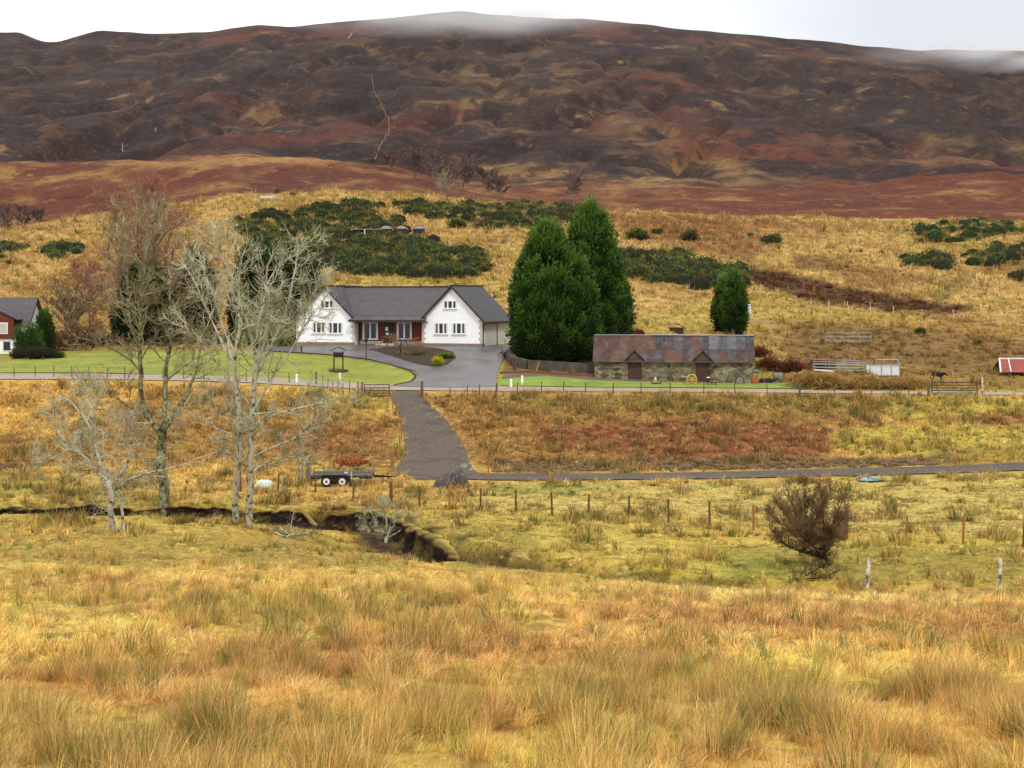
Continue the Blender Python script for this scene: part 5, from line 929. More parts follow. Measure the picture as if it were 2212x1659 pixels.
fence('wire fence on thin posts along the near side of the road, right of the drive', [(974, 861), (1010, 858), (1036, 856), (1071, 856), (1118, 851), (1170, 850), (1217, 850), (1264, 850), (1325, 851), (1385, 852), (1448, 853), (1520, 854), (1589, 855), (1658, 855), (1727, 857), (1803, 857), (1883, 858), (1963, 858), (2004, 858)], oldm, 1.0, .05, 3, 'roadside wire fences', (3, 14), dmin=100, seed=3)
fence('wire fence on thin posts below the left lawn', [(-50, 815), (31, 815), (76, 815), (116, 815), (155, 815), (193, 816), (233, 816), (269, 817), (310, 818), (352, 819), (396, 820), (440, 821), (486, 822), (532, 824), (580, 826), (625, 828), (683, 830)], oldm, 1.0, .045, 3, 'roadside wire fences', (16,), dmin=100, seed=4)
fence('short run of close set thin posts left of the open drive gate', [(697, 832), (708, 840), (720, 848), (730, 850), (740, 852), (755, 846)], oldm, .95, .04, 2, 'roadside wire fences', dmin=100, seed=5)
fence('curving fence of pale posts down the left side of the stony path', [(828, 862), (838, 872), (848, 884), (856, 897), (862, 914), (866, 932), (867, 950), (864, 968), (858, 988), (850, 1014)], orgm, 1.05, .05, 3, None, (9,), dmin=92, seed=6)
fence('sparse dark fence posts in the rough above the hurdles', [(1700, 730), (1773, 728), (1882, 730), (1940, 734)], oldm, 1.0, .05, 2, None, dmin=140, seed=7)
fence('line of pale leaning posts along the bracken strip on the slope', [(1642, 640), (1720, 662), (1752, 664), (1790, 668), (1830, 672), (1880, 676), (1930, 684), (2060, 690)], lichm, 1.3, .06, 0, None, dmin=150, seed=8)
def single_post(label, X, Y, h, r_, m, lean=(0, 0), name='wooden_post', dmin=20, group=None):
    p = G(X, Y, dmin); b = MB(); b.tube([(0, 0, -.3), (lean[0] * .4, lean[1], h * .5), (lean[0], lean[1], h)], [r_, r_ * .95, r_ * .8], 8); o = b.build(name, m); o.location = p; return tag(o, label, 'post', group)
single_post('leaning white lichened post at the meadow edge below the hawthorn', 1872, 1268, 1.0, .075, lichm, (.10, 0), dmin=40); single_post('grey post with a white cap at the right end of the meadow edge', 2160, 1268, 1.0, .07, lichm, (.02, 0), dmin=40)
single_post('pale upright stake standing beside the tarpaulin heap', 1055, 1047, 1.55, .045, orgm, dmin=60); single_post('dark thick post inside the hawthorn crown', 2122, 855, 1.7, .09, lichm, dmin=100)['label'] = 'tall white painted post at the right end of the field gate'
single_post('dark post on the rise behind the barn roof', 1418 - 54 + 0, 722, 1.2, .06, oldm, dmin=140)['label'] = 'lone short dark post in the pasture above the barn'
single_post('dark gatepost on the left of the drive gateway', 773, 856, 1.25, .10, orgm, dmin=100, name='gatepost'); single_post('second gatepost carrying the open drive gate', 782, 857, 1.25, .10, oldm, dmin=100, name='gatepost'); single_post('thick dark gatepost on the right of the drive gateway', 911, 858, 1.35, .13, oldm, (.03, 0), dmin=100, name='gatepost')
def gate(label, X0, X1, Y, h, m, name='field_gate', brace=True, dmin=100, bars=5, d=None, tilt=0):
    p = G(X0, Y, dmin); k = p.y / F; w = (X1 - X0) * k; t = thing(name, label, 'gate', p, tilt); b = MB()
    for x in (0.04, w - .04): b.box(x - .045, x + .045, -.03, .03, .05, h)
    b.build('stile', m, t); b = MB()
    for i in range(bars): z = .15 + (h - .25) * (i / (bars - 1)) ** 1.15; b.box(.085, w - .085, -.02, .02, z - .045, z + .045)
    b.build('bar', m, t)
    if brace: b = MB(); b.bar((.1, -.035, .15), (w / 2, -.035, h - .1), .05, .02); b.bar((w / 2, -.035, h - .1), (w - .1, -.035, .15), .05, .02); b.build('brace', m, t)
    return t
gate('open five bar wooden gate beside the drive entrance', 786, 842, 858, 1.15, mat('grey_gate_wood', A(104, 84, 70), .9, .2, 3, .3)); gate('dark double field gate with diagonal braces at the right of the road', 2012, 2112, 857, 1.3, mat('dark_gate_wood', A(92, 74, 60), .9, .2, 3, .3), bars=6)
single_post('stout grey gatepost at the left end of the dark field gate', 2006, 858, 1.35, .12, oldm, dmin=100, name='gatepost')
p = G(770, 1012, 88); gt = gate('pale open cattle gate behind the highland cow', 758, 846, 1012, 1.15, mat('pale_gate_wood', A(150, 124, 84), .9, .2, 3, .3), 'cattle_gate', dmin=85, bars=4)
# marker posts, garden ornaments
def marker(label, X, Y):
    p = G(X, Y, 100); b = MB(); b.lathe([(.11, -.15), (.11, .5), (.085, .56), (.06, .60), (.10, .68), (.11, .76), (.07, .84), (.01, .87)], (0, 0, 0), 12); o = b.build('marker_post', white, smooth=True); o.location = p; return tag(o, label, 'marker post', 'white marker posts by the road')
marker('white knobbed marker post left of the well frame by the road', 641, 829); marker('white knobbed marker post in front of the well frame', 734, 826); marker('white marker post nearer the road of the right hand pair', 1104, 840); marker('white marker post farther from the road of the right hand pair', 1128, 832)
p = G(731, 803, 100); t = thing('wishing_well', 'small roofed wooden well frame standing on the left lawn', 'wishing well', p); wm = mat('dark_red_wood', A(92, 52, 40), .85, .25, 3)
b = MB(); b.lathe([(.92, -.1), (.95, .16), (.85, .2), (.7, .18), (.68, .05)], (0, 0, 0), 20); b.build('base_ring', mat('well_stone', A(80, 76, 60), .95, .3, 3, .5), t)
for x in (-.42, .42): b = MB(); b.box(x - .06, x + .06, -.06, .06, 0, 1.9); b.build('leg', wm, t)
b = MB(); slab(b, (-.72, 1.95), (.01, 2.3), -.4, .4, .05); slab(b, (.72, 1.95), (-.01, 2.301), -.4, .4, .05); b.build('roof', wm, t); b = MB(); b.box(-.34, .34, -.18, .18, 1.35, 1.8); b.build('box', mat('dark_box', A(52, 36, 40), .8, .2, 3), t)
p = G(791, 778, 100); t = thing('garden_lamp', 'slim black lamp post between the lawn and the flower bed', 'lamp post', p); b = MB(); b.lathe([(.14, 0), (.14, .1), (.05, .16), (.04, 1.75)], (0, 0, 0), 10); b.build('pole', doorm, t); b = MB(); b.lathe([(.06, 1.75), (.14, 1.8), (.18, 2.05), (.20, 2.08), (.02, 2.2)], (0, 0, 0), 8); b.build('lantern', doorm, t)
p = G(651, 764, 100); t = thing('garden_lamp', 'short dark bollard lamp at the edge of the tarmac by the left gable', 'lamp post', p); b = MB(); b.lathe([(.07, 0), (.06, .55)], (0, 0, 0), 8); b.build('pole', doorm, t); b = MB(); b.lathe([(.10, .55), (.12, .72), (.02, .8)], (0, 0, 0), 8); b.build('lantern', doorm, t)
bare_tree('weeping_maple', 'low dome shaped leafless maple in the flower bed by the front door', 866, 770, [([(866, 772), (866, 758), (864, 748)], .10, .07), ([(864, 750), (850, 738), (830, 738), (815, 750)], .04, .012), ([(864, 750), (880, 736), (900, 738), (915, 752)], .04, .012), ([(864, 748), (866, 734), (850, 730), (838, 742)], .04, .012), ([(866, 748), (872, 732), (890, 734), (905, 748)], .04, .012)],
  [(5, .9, .012, 60, .2), (8, .5, .009, 50, .1), (8, .28, .008, 50, .1)], hawbark, bark('orange_twigs', A(150, 110, 80), A(180, 136, 100), 2, .4, .6), seed=31, up=-.16, bend=.2, dmin=120, spread=.8)
p = G(1255, 803, 110); t = thing('orange_barrel', 'bright orange barrel standing against the retaining wall', 'barrel', p); om = mat('orange_plastic', A(214, 92, 44), .5, .08, 2); b = MB(); b.lathe([(.24, 0), (.30, .08), (.31, .35), (.30, .62), (.24, .68)], (0, 0, 0), 16); b.build('body', om, t); b = MB(); b.lathe([(.26, .68), (.26, .74), (.05, .75)], (0, 0, 0), 14); b.build('lid', om, t)
p = G(1494, 833, 110); t = thing('spoked_wheels', 'pair of yellow iron spoked wheels on an axle in front of the barn', 'wheels', p, math.radians(12)); ym = mat('yellow_iron', A(214, 176, 84), .7, .2, 3)
for i, (x, y) in enumerate(((0, 0), (.32, .9))):
    a = np.linspace(0, 2 * np.pi, 25); b = MB(); b.tube(np.stack([x + .48 * np.cos(a), np.full(25, y), .5 + .48 * np.sin(a)], -1), np.full(25, .05), 6, False); rm = b.build('rim', ym, t); b = MB()
    for j in range(8): b.bar((x, y, .5), (x + .46 * math.cos(j * math.pi / 4), y, .5 + .46 * math.sin(j * math.pi / 4)), .035)
    b.lathe([(.09, -.1), (.09, .1)], (x, y, .5), 8, axis='y'); b.build('spokes', ym, rm)
b = MB(); b.bar((0, -.08, .5), (.32, .98, .5), .06); b.build('axle', mat('rust_red', A(122, 66, 48), .85, .3, 3), t)
rr, dk_, gy_ = mat('rust_red', A(122, 66, 48)), mat('black_iron', A(48, 38, 36), .8, .25, 3), mat('grey_tank', A(132, 134, 132), .7, .2, 2)
p = G(1535, 832, 110); t = thing('plough', 'small dark rusty plough with a white seat beside the right barn door', 'plough', p); b = MB(); b.bar((-.45, 0, .3), (.5, 0, .25), .08); b.bar((-.4, 0, .3), (-.2, .1, .62), .06)
for x in (-.3, .05, .38): b.add([(x, -.05, .28), (x + .22, -.12, 0), (x + .05, .1, .02), (x + .08, .08, .3)], [(0, 1, 2, 3)]); b.bar((x, 0, .28), (x + .1, 0, .0), .05)
b.bar((-.45, 0, .42), (.3, 0, .5), .07); b.build('frame', dk_, t); b = MB(); b.sphere((-.2, .1, .68), (.16, .14, .07), 10, 6); b.build('seat', upvc, t)
p = G(1630, 829, 110); t = thing('stationary_engine', 'rust orange engine with a blue cover at the right corner of the barn', 'engine', p); b = MB(); b.box(-.28, .28, -.2, .25, .1, .6); b.lathe([(.3, -.32), (.3, -.24)], (0, 0, .38), 14, axis='y'); b.bar((-.2, 0, .6), (-.12, 0, 1.0), .12); b.box(-.4, .4, -.3, .3, 0, .1); b.build('block', mat('rust_orange', A(176, 100, 66), .85, .3, 3), t)
b = MB(); b.sphere((.12, .05, 1.12), (.34, .3, .17), 10, 6); b.build('cover', mat('blue_cover', A(104, 120, 150), .7, .15, 2), t); b = MB(); b.bar((.25, 0, .5), (.25, 0, 1.05), .06); b.build('support', dk_, t)
p = G(1655, 828, 110); t = thing('rusty_harrow', 'red and black rusty farm implement between the engine and the grey tank', 'farm implement', p); b = MB(); b.bar((-.5, 0, .42), (.5, 0, .4), .1); b.bar((-.3, .2, .3), (.4, -.1, .55), .07); b.build('frame', rr, t)
for x in (-.42, .1, .42): b = MB(); b.lathe([(.06, -.04), (.24, -.03), (.24, .03), (.06, .04)], (x, 0, .24), 14, axis='y'); b.build('wheel', dk_, t)
p = G(1680, 825, 110); t = thing('grey_tank', 'small grey feed tank on legs at the end of the rusty implements', 'tank', p); b = MB(); b.lathe([(.1, -.42), (.34, -.4), (.36, 0), (.34, .4), (.1, .42)], (0, 0, .5), 16, axis='x'); b.build('body', gy_, t)
for x in (-.3, .3): b = MB(); b.box(x - .05, x + .05, -.25, .25, 0, .24); b.build('leg', dk_, t)
p = G(1700, 824, 110); t = thing('rusty_roller', 'low rust red roller at the right end of the implements', 'roller', p); b = MB(); b.lathe([(.2, -.4), (.2, .4)], (0, 0, .22), 14, axis='x'); b.build('drum', rr, t); b = MB(); b.bar((-.45, 0, .22), (-.45, -.5, .4), .05); b.bar((.45, 0, .22), (.45, -.5, .4), .05); b.build('frame', dk_, t)
p = G(1598, 831, 110); t = thing('grindstone', 'dark round grindstone on an arched frame left of the engine', 'grindstone', p); b = MB(); b.lathe([(.05, -.06), (.3, -.06), (.3, .06), (.05, .06)], (0, 0, .42), 16, axis='y'); b.build('stone', gy_, t); b = MB(); b.tube([(-.4, 0, 0), (-.36, 0, .5), (0, 0, .85), (.36, 0, .5), (.4, 0, 0)], [.05] * 5, 6); b.build('frame', dk_, t)
p = G(1418, 831, 110); t = thing('garden_trough', 'small rusty iron trough with a pale stone, between the two barn doors', 'trough', p); b = MB(); b.prism([(-.4, .1), (.4, .1), (.5, .35), (.42, .35), (.34, .16), (-.34, .16), (-.42, .35), (-.5, .35)], -.2, .2); b.build('trough', rr, t); b = MB(); b.sphere((-.1, 0, .4), (.14, .14, .28), 8, 6); b.build('stone', quoin, t)
# oil tank / tall white cabinet behind the small cypresses, manhole slab, trough
p = G(1617, 686, 140); t = thing('white_cabinet', 'narrow white cabinet on a stand just right of the small cypresses', 'cabinet', p); b = MB(); b.box(-.1, .28, -.2, .2, .45, 1.75); b.build('cabinet', upvc, t); b = MB(); b.box(.12, .22, -.05, .05, -.2, .45); b.build('stand', galv, t)
p = G(1640, 694, 140); b = MB(); b.box(-1.6, 1.6, -.8, .8, -.15, .12); o = b.build('concrete_slab', mat('slab_concrete', A(176, 170, 150), .9, .15, 2, .3)); o.location = p; tag(o, 'flat grey concrete slab lying right of the small cypresses', 'slab')
p = G(1830, 742, 140); t = thing('water_trough', 'long green grey water trough behind a metal rail in the rough', 'trough', p); b = MB(); b.prism([(-2.6, 0), (2.6, 0), (2.8, .55), (2.6, .55), (2.45, .1), (-2.45, .1), (-2.6, .55), (-2.8, .55)], -.4, .4); b.build('trough', mat('green_trough', A(92, 112, 92), .7, .2, 2), t); b = MB(); hurdle(b, Vector((-2.6, -.9, 0)), Vector((2.4, -.9, 0)), .3, 1.2, 3, 5, .03); b.build('rail', galv, t)
p = G(1462, 722, 140); t = thing('tin_shelter', 'tiny brown shelter roof poking up behind the barn ridge', 'shelter', p); b = MB(); slab(b, (-.9, .75), (.01, 1.25), 0, 1.5, .05); slab(b, (.9, .75), (-.01, 1.251), 0, 1.5, .05); b.build('roof', mat('brown_tin', A(156, 116, 92), .7, .2, 2), t); b = MB(); b.box(-.75, .75, .1, 1.4, -.2, .76); b.build('wall', doorm, t)
# pig arcs and open shelter in the gorse
ga = mat('arc_iron', A(176, 178, 170), .6, .18, 1.2, metal=.2)
for X, lab in ((834, 'left one of three pale curved pig arcs in the gorse'), (867, 'middle one of three pale curved pig arcs in the gorse'), (905, 'right one of three pale curved pig arcs in the gorse')):
    p = G(X, 510, 200); t = thing('pig_arc', lab, 'pig arc', p, 0, 'pig arcs in the gorse thicket'); t.location.z += .9; a = np.linspace(0.12, np.pi - .12, 25); b = MB(); wv = .015 * np.sin(np.arange(25) * 2.0)
    V = [[(1.25 * math.cos(x) * (1 + q), y, 1.15 * math.sin(x) * (1 + q)) for x, q in zip(a, wv)] for y in (0, 2.4)] ; idx = np.arange(50).reshape(2, 25); b.add(np.array(V).reshape(-1, 3), np.stack([idx[:-1, :-1], idx[:-1, 1:], idx[1:, 1:], idx[1:, :-1]], -1).reshape(-1, 4)); b.build('roof', ga, t)
    b = MB(); b.prism([(1.12, -.9), (1.12, .5), (-1.12, .5), (-1.12, -.9)], .15, .2); b.build('end_wall', doorm, t); b = MB(); b.prism([(1.2 * math.cos(x), 1.12 * math.sin(x)) for x in np.linspace(.46, math.pi - .46, 11)], .10, .149); b.build('gable_panel', ga, t)
p = G(774, 513, 200); t = thing('field_shelter', 'small dark open shelter with white posts in the gorse, left of the arcs', 'shelter', p); t.location.z += .3; b = MB(); b.box(-1.2, 1.2, 1.4, 1.5, -.5, 1.2); b.box(-1.15, .2, .2, 1.4, -.5, 1.1); b.build('back_wall', dk_, t); b = MB(); b.box(-1.3, 4.4, -.1, 1.7, 1.2, 1.3); b.build('roof', ga, t)
for x in (-1.22, 1.2): b = MB(); b.box(x - .1, x + .1, -.1, .1, -.5, 1.2); b.build('post', upvc, t)

# ------------------------------------------------------------------ animals
def skinned(name, V, E, R, m, parent=None, sub=2):
    me = bpy.data.meshes.new(name); me.from_pydata(V, E, []); o = bpy.data.objects.new(name, me); COL.objects.link(o); me.materials.append(m)
    md = o.modifiers.new('skin', 'SKIN'); md.use_smooth_shade = True; md.branch_smoothing = .6; sv = me.skin_vertices[0].data
    for i, r_ in enumerate(R): sv[i].radius = (r_, r_) if not hasattr(r_, '__len__') else r_
    sv[0].use_root = True; sb = o.modifiers.new('subd', 'SUBSURF'); sb.levels = sb.render_levels = sub
    if parent: o.parent = parent
    return o
def quadruped(name, label, cat, X, Y, dmin, coat, face, hair, hlen, sc=1.0, rz=0, headz=.78, horns=False, legr=1.0, group=None, dark=None, bulk=1.0, seed=1):
    p = G(X, Y, dmin); t = thing(name, label, cat, p, rz, group); t.scale = (sc,) * 3; k = bulk
    V = [(.30, 0, .92), (.05, 0, .94), (.75, 0, .88), (1.20, 0, .86), (1.48, 0, .94), (1.72, 0, headz + .12), (1.92, 0, headz), (2.12, 0, headz - .16), (2.20, 0, headz - .24)]; R = [(.30 * k, .31 * k), (.22 * k, .24 * k), (.33 * k, .35 * k), (.31 * k, .33 * k), (.22, .24), .16, .135, .10, .085]; E = [(1, 0), (0, 2), (2, 3), (3, 4), (4, 5), (5, 6), (6, 7), (7, 8)]
    for s_ in (-1, 1):
        for root, ch in ((3, ((1.24, .19 * s_, .56, .12), (1.26, .19 * s_, .32, .07), (1.25, .19 * s_, .10, .055), (1.29, .19 * s_, .02, .075))), (1, ((.16, .20 * s_, .66, .16), (.26, .20 * s_, .52, .11), (.03, .20 * s_, .34, .065), (.08, .20 * s_, .10, .055), (.12, .20 * s_, .02, .075)))):
            pr_ = root
            for x, y, z, r_ in ch: V.append((x, y, z)); R.append(r_ * legr); E.append((pr_, len(V) - 1)); pr_ = len(V) - 1
    skinned('body', V, E, R, coat, t)
    r = np.random.default_rng(seed); b = MB(); n = hair
    cen = np.array([(.05, 0, .94), (.30, 0, .92), (.55, 0, .9), (.8, 0, .88), (1.05, 0, .87), (1.25, 0, .88), (1.48, 0, .94), (1.7, 0, headz + .13)]); rad = np.array([.22 * k, .29 * k, .31 * k, .33 * k, .32 * k, .31 * k, .24, .17]); j = r.integers(0, 8, n); q = r.normal(size=(n, 3)); q[:, 0] *= .6; q /= np.linalg.norm(q, axis=1, keepdims=True)
    Pn = cen[j] + q * rad[j][:, None]; D = q * .35 + np.array([-.1, 0, -1.0]) * (hlen > .08) + q * (hlen <= .08); leaves(b, Pn, D + r.normal(0, .15, (n, 3)), hlen * r.uniform(.6, 1.4, n), .05, jitter(hair_cols[name], n, .35, r), r); b.build('coat', leafm, t)
    b = MB(); b.sphere((1.93, 0, headz + .0), (.15, .125, .14), 10, 7); b.sphere((2.16, 0, headz - .2), (.10, .09, .09), 10, 6)
    for s_ in (-1, 1): b.add([(1.84, .11 * s_, headz + .10), (1.80, .27 * s_, headz + .09), (1.88, .29 * s_, headz + .02), (1.90, .12 * s_, headz + .02)], [(0, 1, 2, 3)])
    b.build('head', face, t, smooth=True)
    b = MB(); 
    for s_ in (-1, 1): b.sphere((2.0, .105 * s_, headz + .03), .022, 6, 5)
    b.build('eyes', dk_, t)
    b = MB(); b.tube([(-.14, 0, .98), (-.24, 0, .8), (-.25, 0, .5), (-.24, 0, .34)], [.04, .03, .035, .05], 6); b.build('tail', coat, t)
    if horns:
        for s_ in (-1, 1): b = MB(); b.tube(smooth_pts([(1.86, .09 * s_, headz + .13), (1.88, .32 * s_, headz + .12), (2.00, .55 * s_, headz + .20), (2.06, .66 * s_, headz + .42)], 4), np.linspace(.045, .012, 13), 7); b.build('horn', mat('pale_horn', A(226, 206, 164), .5, .1, 4), t)
    return t
hair_cols = {'highland_cow': A(196, 128, 74), 'calf': A(34, 28, 28), 'sheep': A(236, 230, 214)}
redc = mat('ginger_coat', A(170, 104, 58), .95, .3, 3); blk = mat('black_coat', A(36, 30, 30), .9, .2, 3); wool = mat('wool', A(236, 230, 214), .95, .08, 4)
quadruped('highland_cow', 'shaggy ginger highland cow with pale horns standing behind the trailer', 'cow', 730, 1022, 90, redc, mat('dark_face', A(84, 48, 34), .9, .2, 3), 4200, .15, 1.06, -.12, .78, True, 1.1, None, None, 1.0, 3)
quadruped('calf', 'black calf in the brown rough behind the dark field gate', 'cow', 2014, 822, 118, blk, blk, 900, .06, .66, 0, .9, seed=4)
sg = 'white sheep on the crest of the hill'
quadruped('sheep', 'left white sheep on the crest of the hill', 'sheep', 562, 434, 250, wool, wool, 1800, .07, .95, .1, .9, False, .8, sg, None, 1.25, 5); quadruped('sheep', 'right white sheep on the crest of the hill', 'sheep', 578, 434, 250, wool, wool, 1800, .07, .9, -.3, .8, False, .8, sg, None, 1.25, 6)
# ------------------------------------------------------------------ trailer
p = G(660, 1052, 70); p.z = H1(p.x + 2, p.y); k = p.y / F; t = thing('flatbed_trailer', 'grey twin axle flatbed trailer with white wheels parked beside the fence', 'trailer', p, math.radians(1)); LT = 143 * k; tg_ = mat('trailer_steel', A(132, 134, 134), .5, .2, 2, metal=.3); blk_ = mat('tyre_rubber', A(34, 32, 34), .85, .2, 3)
b = MB(); b.box(.3, LT, -.05, 1.9, .60, .70); b.box(.3, LT, .05, .13, .48, .6); b.box(.3, LT, 1.7, 1.78, .48, .6); b.build('bed', mat('trailer_bed', A(84, 76, 66), .8, .25, 2), t)
b = MB()
for y in (-.06, 1.92):
    b.tube([(.3, y, .98), (LT, y, .98)], [.03] * 2, 5); b.tube([(.3, y, .74), (LT, y, .74)], [.03] * 2, 5)
    for i in range(7): x = .3 + (LT - .3) * i / 6; b.tube([(x, y, .6), (x, y, .98)], [.025] * 2, 5)
b.build('side_rail', tg_, t)
b = MB()
for x in (2.9, 3.6): b.tube([(x, -.09, .55), (x + .22, -.09, .97), (x + .44, -.09, .55)], [.022] * 3, 5)
b.build('ramp_rack', tg_, t)
b = MB()
for i in range(5): b.box(.0 + i * .0, .05, .1 + i * .4, .18 + i * .4, .5, 1.75)
for z in (.6, 1.0, 1.4, 1.72): b.box(-.02, .07, .1, 1.78, z, z + .05)
b.build('loading_ramp', tg_, t); b = MB(); b.box(-.45, -.38, -.02, .1, 0.1, 1.7); b.box(-.25, -.18, -.02, .1, .1, 1.85); b.build('ramp_leg', tg_, t)
for x in (46 * k, 80 * k):
    for y in (-.16, 1.86):
        b = MB(); b.lathe([(.2, -.11), (.31, -.11), (.345, -.07), (.345, .07), (.31, .11), (.2, .11)], (x, y, .345), 22, axis='y'); w_ = b.build('wheel', blk_, t); b = MB(); b.lathe([(.04, -.118), (.205, -.125), (.215, -.10), (.215, .1), (.04, .11)], (x, y, .345), 18, axis='y'); h_ = b.build('rim', upvc, w_); b = MB(); b.lathe([(.02, -.15), (.07, -.15), (.07, -.12), (.02, -.12)], (x, y, .345), 10, axis='y'); b.build('hub', blk_, w_)
b = MB(); b.prism([(30 * k, .50), (38 * k, .76), (88 * k, .76), (96 * k, .50), (94 * k, .50), (86 * k, .72), (40 * k, .72), (32 * k, .50)], -.28, -.02); b.build('mudguard', blk_, t)
b = MB(); b.bar((LT, .5, .55), (LT + 1.15, .92, .5), .08); b.bar((LT, 1.4, .55), (LT + 1.15, .98, .5), .08); b.bar((LT + 1.1, .95, .5), (LT + 1.35, .95, .52), .06); b.tube([(LT + .95, .8, .1), (LT + .95, .8, .75)], [.035] * 2, 6); b.build('drawbar', blk_, t)
b = MB(); b.box(98 * k, 100.5 * k, -.11, -.085, .5, .95); b.box(96 * k, 116 * k, -.11, -.085, .5, .56); b.build('yellow_board', mat('pale_board', A(206, 206, 150), .6, .1, 2), t); b = MB(); b.box(84 * k, 92 * k, -.11, -.085, .86, .94); b.build('number_plate', upvc, t)
# ------------------------------------------------------------------ heap, bag, blue patch, boulder
p = G(981, 1052, 60); t = thing('tarpaulin_heap', 'dark brown tarpaulin draped over a heap beside the end of the stony path', 'tarpaulin', p); r = np.random.default_rng(3); m = 90; kk = 26; a = np.arange(m) / m * 2 * np.pi; V = []
for j in range(kk):
    q = j / (kk - 1); w_ = 1.12 + .22 * np.cos(a - 2.9) + .10 * np.cos(3 * a + 1) + .35 * q * fbm(np.cos(a) * 1.7, np.sin(a) * 1.7, 3, 8); fold = fbm(np.cos(a) * 2.2 + 5 + a * .7, np.sin(a) * 2.2 + q * .3, 4, 2) * 1.0
    R_ = w_ * q ** .85 * (1 + .16 * fold * q); z = (.95 + .2 * np.cos(a - .6) * q * (1 - q) * 3) * (1 - q ** 3.4) * (1 + .3 * fold * q) + .16 * fold * q ** .5; V.append(np.stack([R_ * np.cos(a), R_ * .8 * np.sin(a), np.maximum(z, -.06 + .25 * (q > .9) * np.maximum(0, np.cos((a + 1.25) * 1.0)) ** 20), ], -1))
b = MB(); idx = np.arange(kk * m).reshape(kk, m); rr_ = np.roll(idx, -1, 1); b.add(np.array(V).reshape(-1, 3), np.stack([idx[:-1], idx[1:], rr_[1:], rr_[:-1]], -1).reshape(-1, 4)); b.build('tarpaulin', mat('brown_tarpaulin', A(76, 58, 56), .42, .2, 1.4, .3, spec=.5), t, smooth=True)
p = G(572, 1052, 55); b = MB(); kk, m = 10, 24; V = []
for j in range(kk): q = j / (kk - 1); R_ = q ** .7 * (.72 + .08 * fbm(a[:m] * 0 + np.arange(m) * .6, np.zeros(m), 2, 3)); th = np.arange(m) / m * 2 * np.pi; V.append(np.stack([R_ * np.cos(th), R_ * .7 * np.sin(th), .46 * (1 - q ** 2.2) + .04 * fbm(np.cos(th) * 2 + 1, np.sin(th) * 2 + q * 2, 3, 4) * q], -1))
idx = np.arange(kk * m).reshape(kk, m); rr_ = np.roll(idx, -1, 1); b.add(np.array(V).reshape(-1, 3), np.stack([idx[:-1], idx[1:], rr_[1:], rr_[:-1]], -1).reshape(-1, 4)); o = b.build('white_bag', mat('pale_plastic', A(214, 228, 214), .5, .08, 3, .4), smooth=True); o.location = p; tag(o, 'slumped whitish plastic bag lying behind the white birch', 'bag')
def rock(label, X, Y, r_, m, dmin=50, seed=1, name='boulder', group=None):
    p = G(X, Y, dmin); b = MB(); b.sphere((0, 0, r_ * .4), (r_, r_ * .8, r_ * .8), 12, 9); V = b.v[0]; V *= (1 + .35 * fbm(V[:, 0] / r_ * 1.1 + seed, V[:, 1] / r_ * 1.1 + V[:, 2] / r_, 3, seed))[:, None]; o = b.build(name, m, smooth=False); o.location = p; return tag(o, label, 'rock' if name == 'boulder' else name, group)
gst = mat('grey_boulder', A(150, 144, 140), .9, .25, 3, .4); dst = mat('peaty_clod', A(120, 96, 70), .95, .3, 3, .5)
rock('pale grey boulder just behind the tarpaulin heap', 1002, 1012, .28, gst, 70, 2); rock('flat pale stone beside the track, right of the tarpaulin heap', 1018, 1018, .2, gst, 70, 3)
def rubble(name, label, X0, X1, Yf, n, seed, m):
    r = np.random.default_rng(seed); b = MB()
    for i in range(n):
        X = r.uniform(X0, X1); p = G(X, Yf(X) + r.uniform(-9, 7), 80); s_ = r.uniform(.06, .28); k0 = b.n; b.sphere((0, 0, 0), (s_ * r.uniform(1, 1.7), s_, s_ * r.uniform(.4, .8)), 8, 6); V = b.v[-1]; V *= (1 + .5 * fbm(V[:, 0] * 3 + i, V[:, 1] * 3 + V[:, 2] * 3, 2, i))[:, None]; V += np.array(p) + (0, 0, s_ * .2)
    return stuff(b.build(name, m), label, 'turf clods')
rubble('turf_rubble', 'dug turf and soil clods heaped along the far side of the track', 1062, 2060, lambda X: np.interp(X, [1060, 1700, 2060], [1012, 1006, 996]), 450, 5, dst)
rubble('turf_rubble', 'broken bare soil at the left edge of the valley floor', -60, 90, lambda X: 1012, 40, 6, dst)
bs = sheet('blue_patch', [(1852, 1038), (1872, 1033), (1900, 1033), (1914, 1037), (1896, 1040), (1880, 1042), (1860, 1042)], mat('light_blue', A(120, 190, 226), .3, .12, 2, .3, spec=.5), .12, .25); tag(bs, 'light blue patch lying flat beside the track', 'sheet')  # light blue patch draped flat over the ground
# ------------------------------------------------------------------ water and a track on the mountain
fall = mat('white_water', A(150, 156, 162), .6, .2, .6)
def hill_ribbon(name, pts, w, m, lift, dmin=560):
    q = [ray(X, Y, dmin) for X, Y in pts]; return struct(ribbon(name, q, w, m, lift, 3.0))
hill_ribbon('waterfall', [(263, 312), (266, 318), (264, 324), (267, 330)], .32, fall, .8); hill_ribbon('waterfall', [(337, 279), (336, 287)], .35, fall, .8)
hill_ribbon('hill_path', [(807, 352), (818, 325), (832, 300), (841, 275), (832, 245), (818, 215), (806, 185), (802, 165)], .55, mat('bare_path', A(120, 92, 72), .9, .2, .1), .6)
hill_ribbon('hill_path', [(752, 86), (758, 74), (768, 68)], 3, mat('pale_scree', A(120, 104, 84), .9, .2, .1), 1.2)

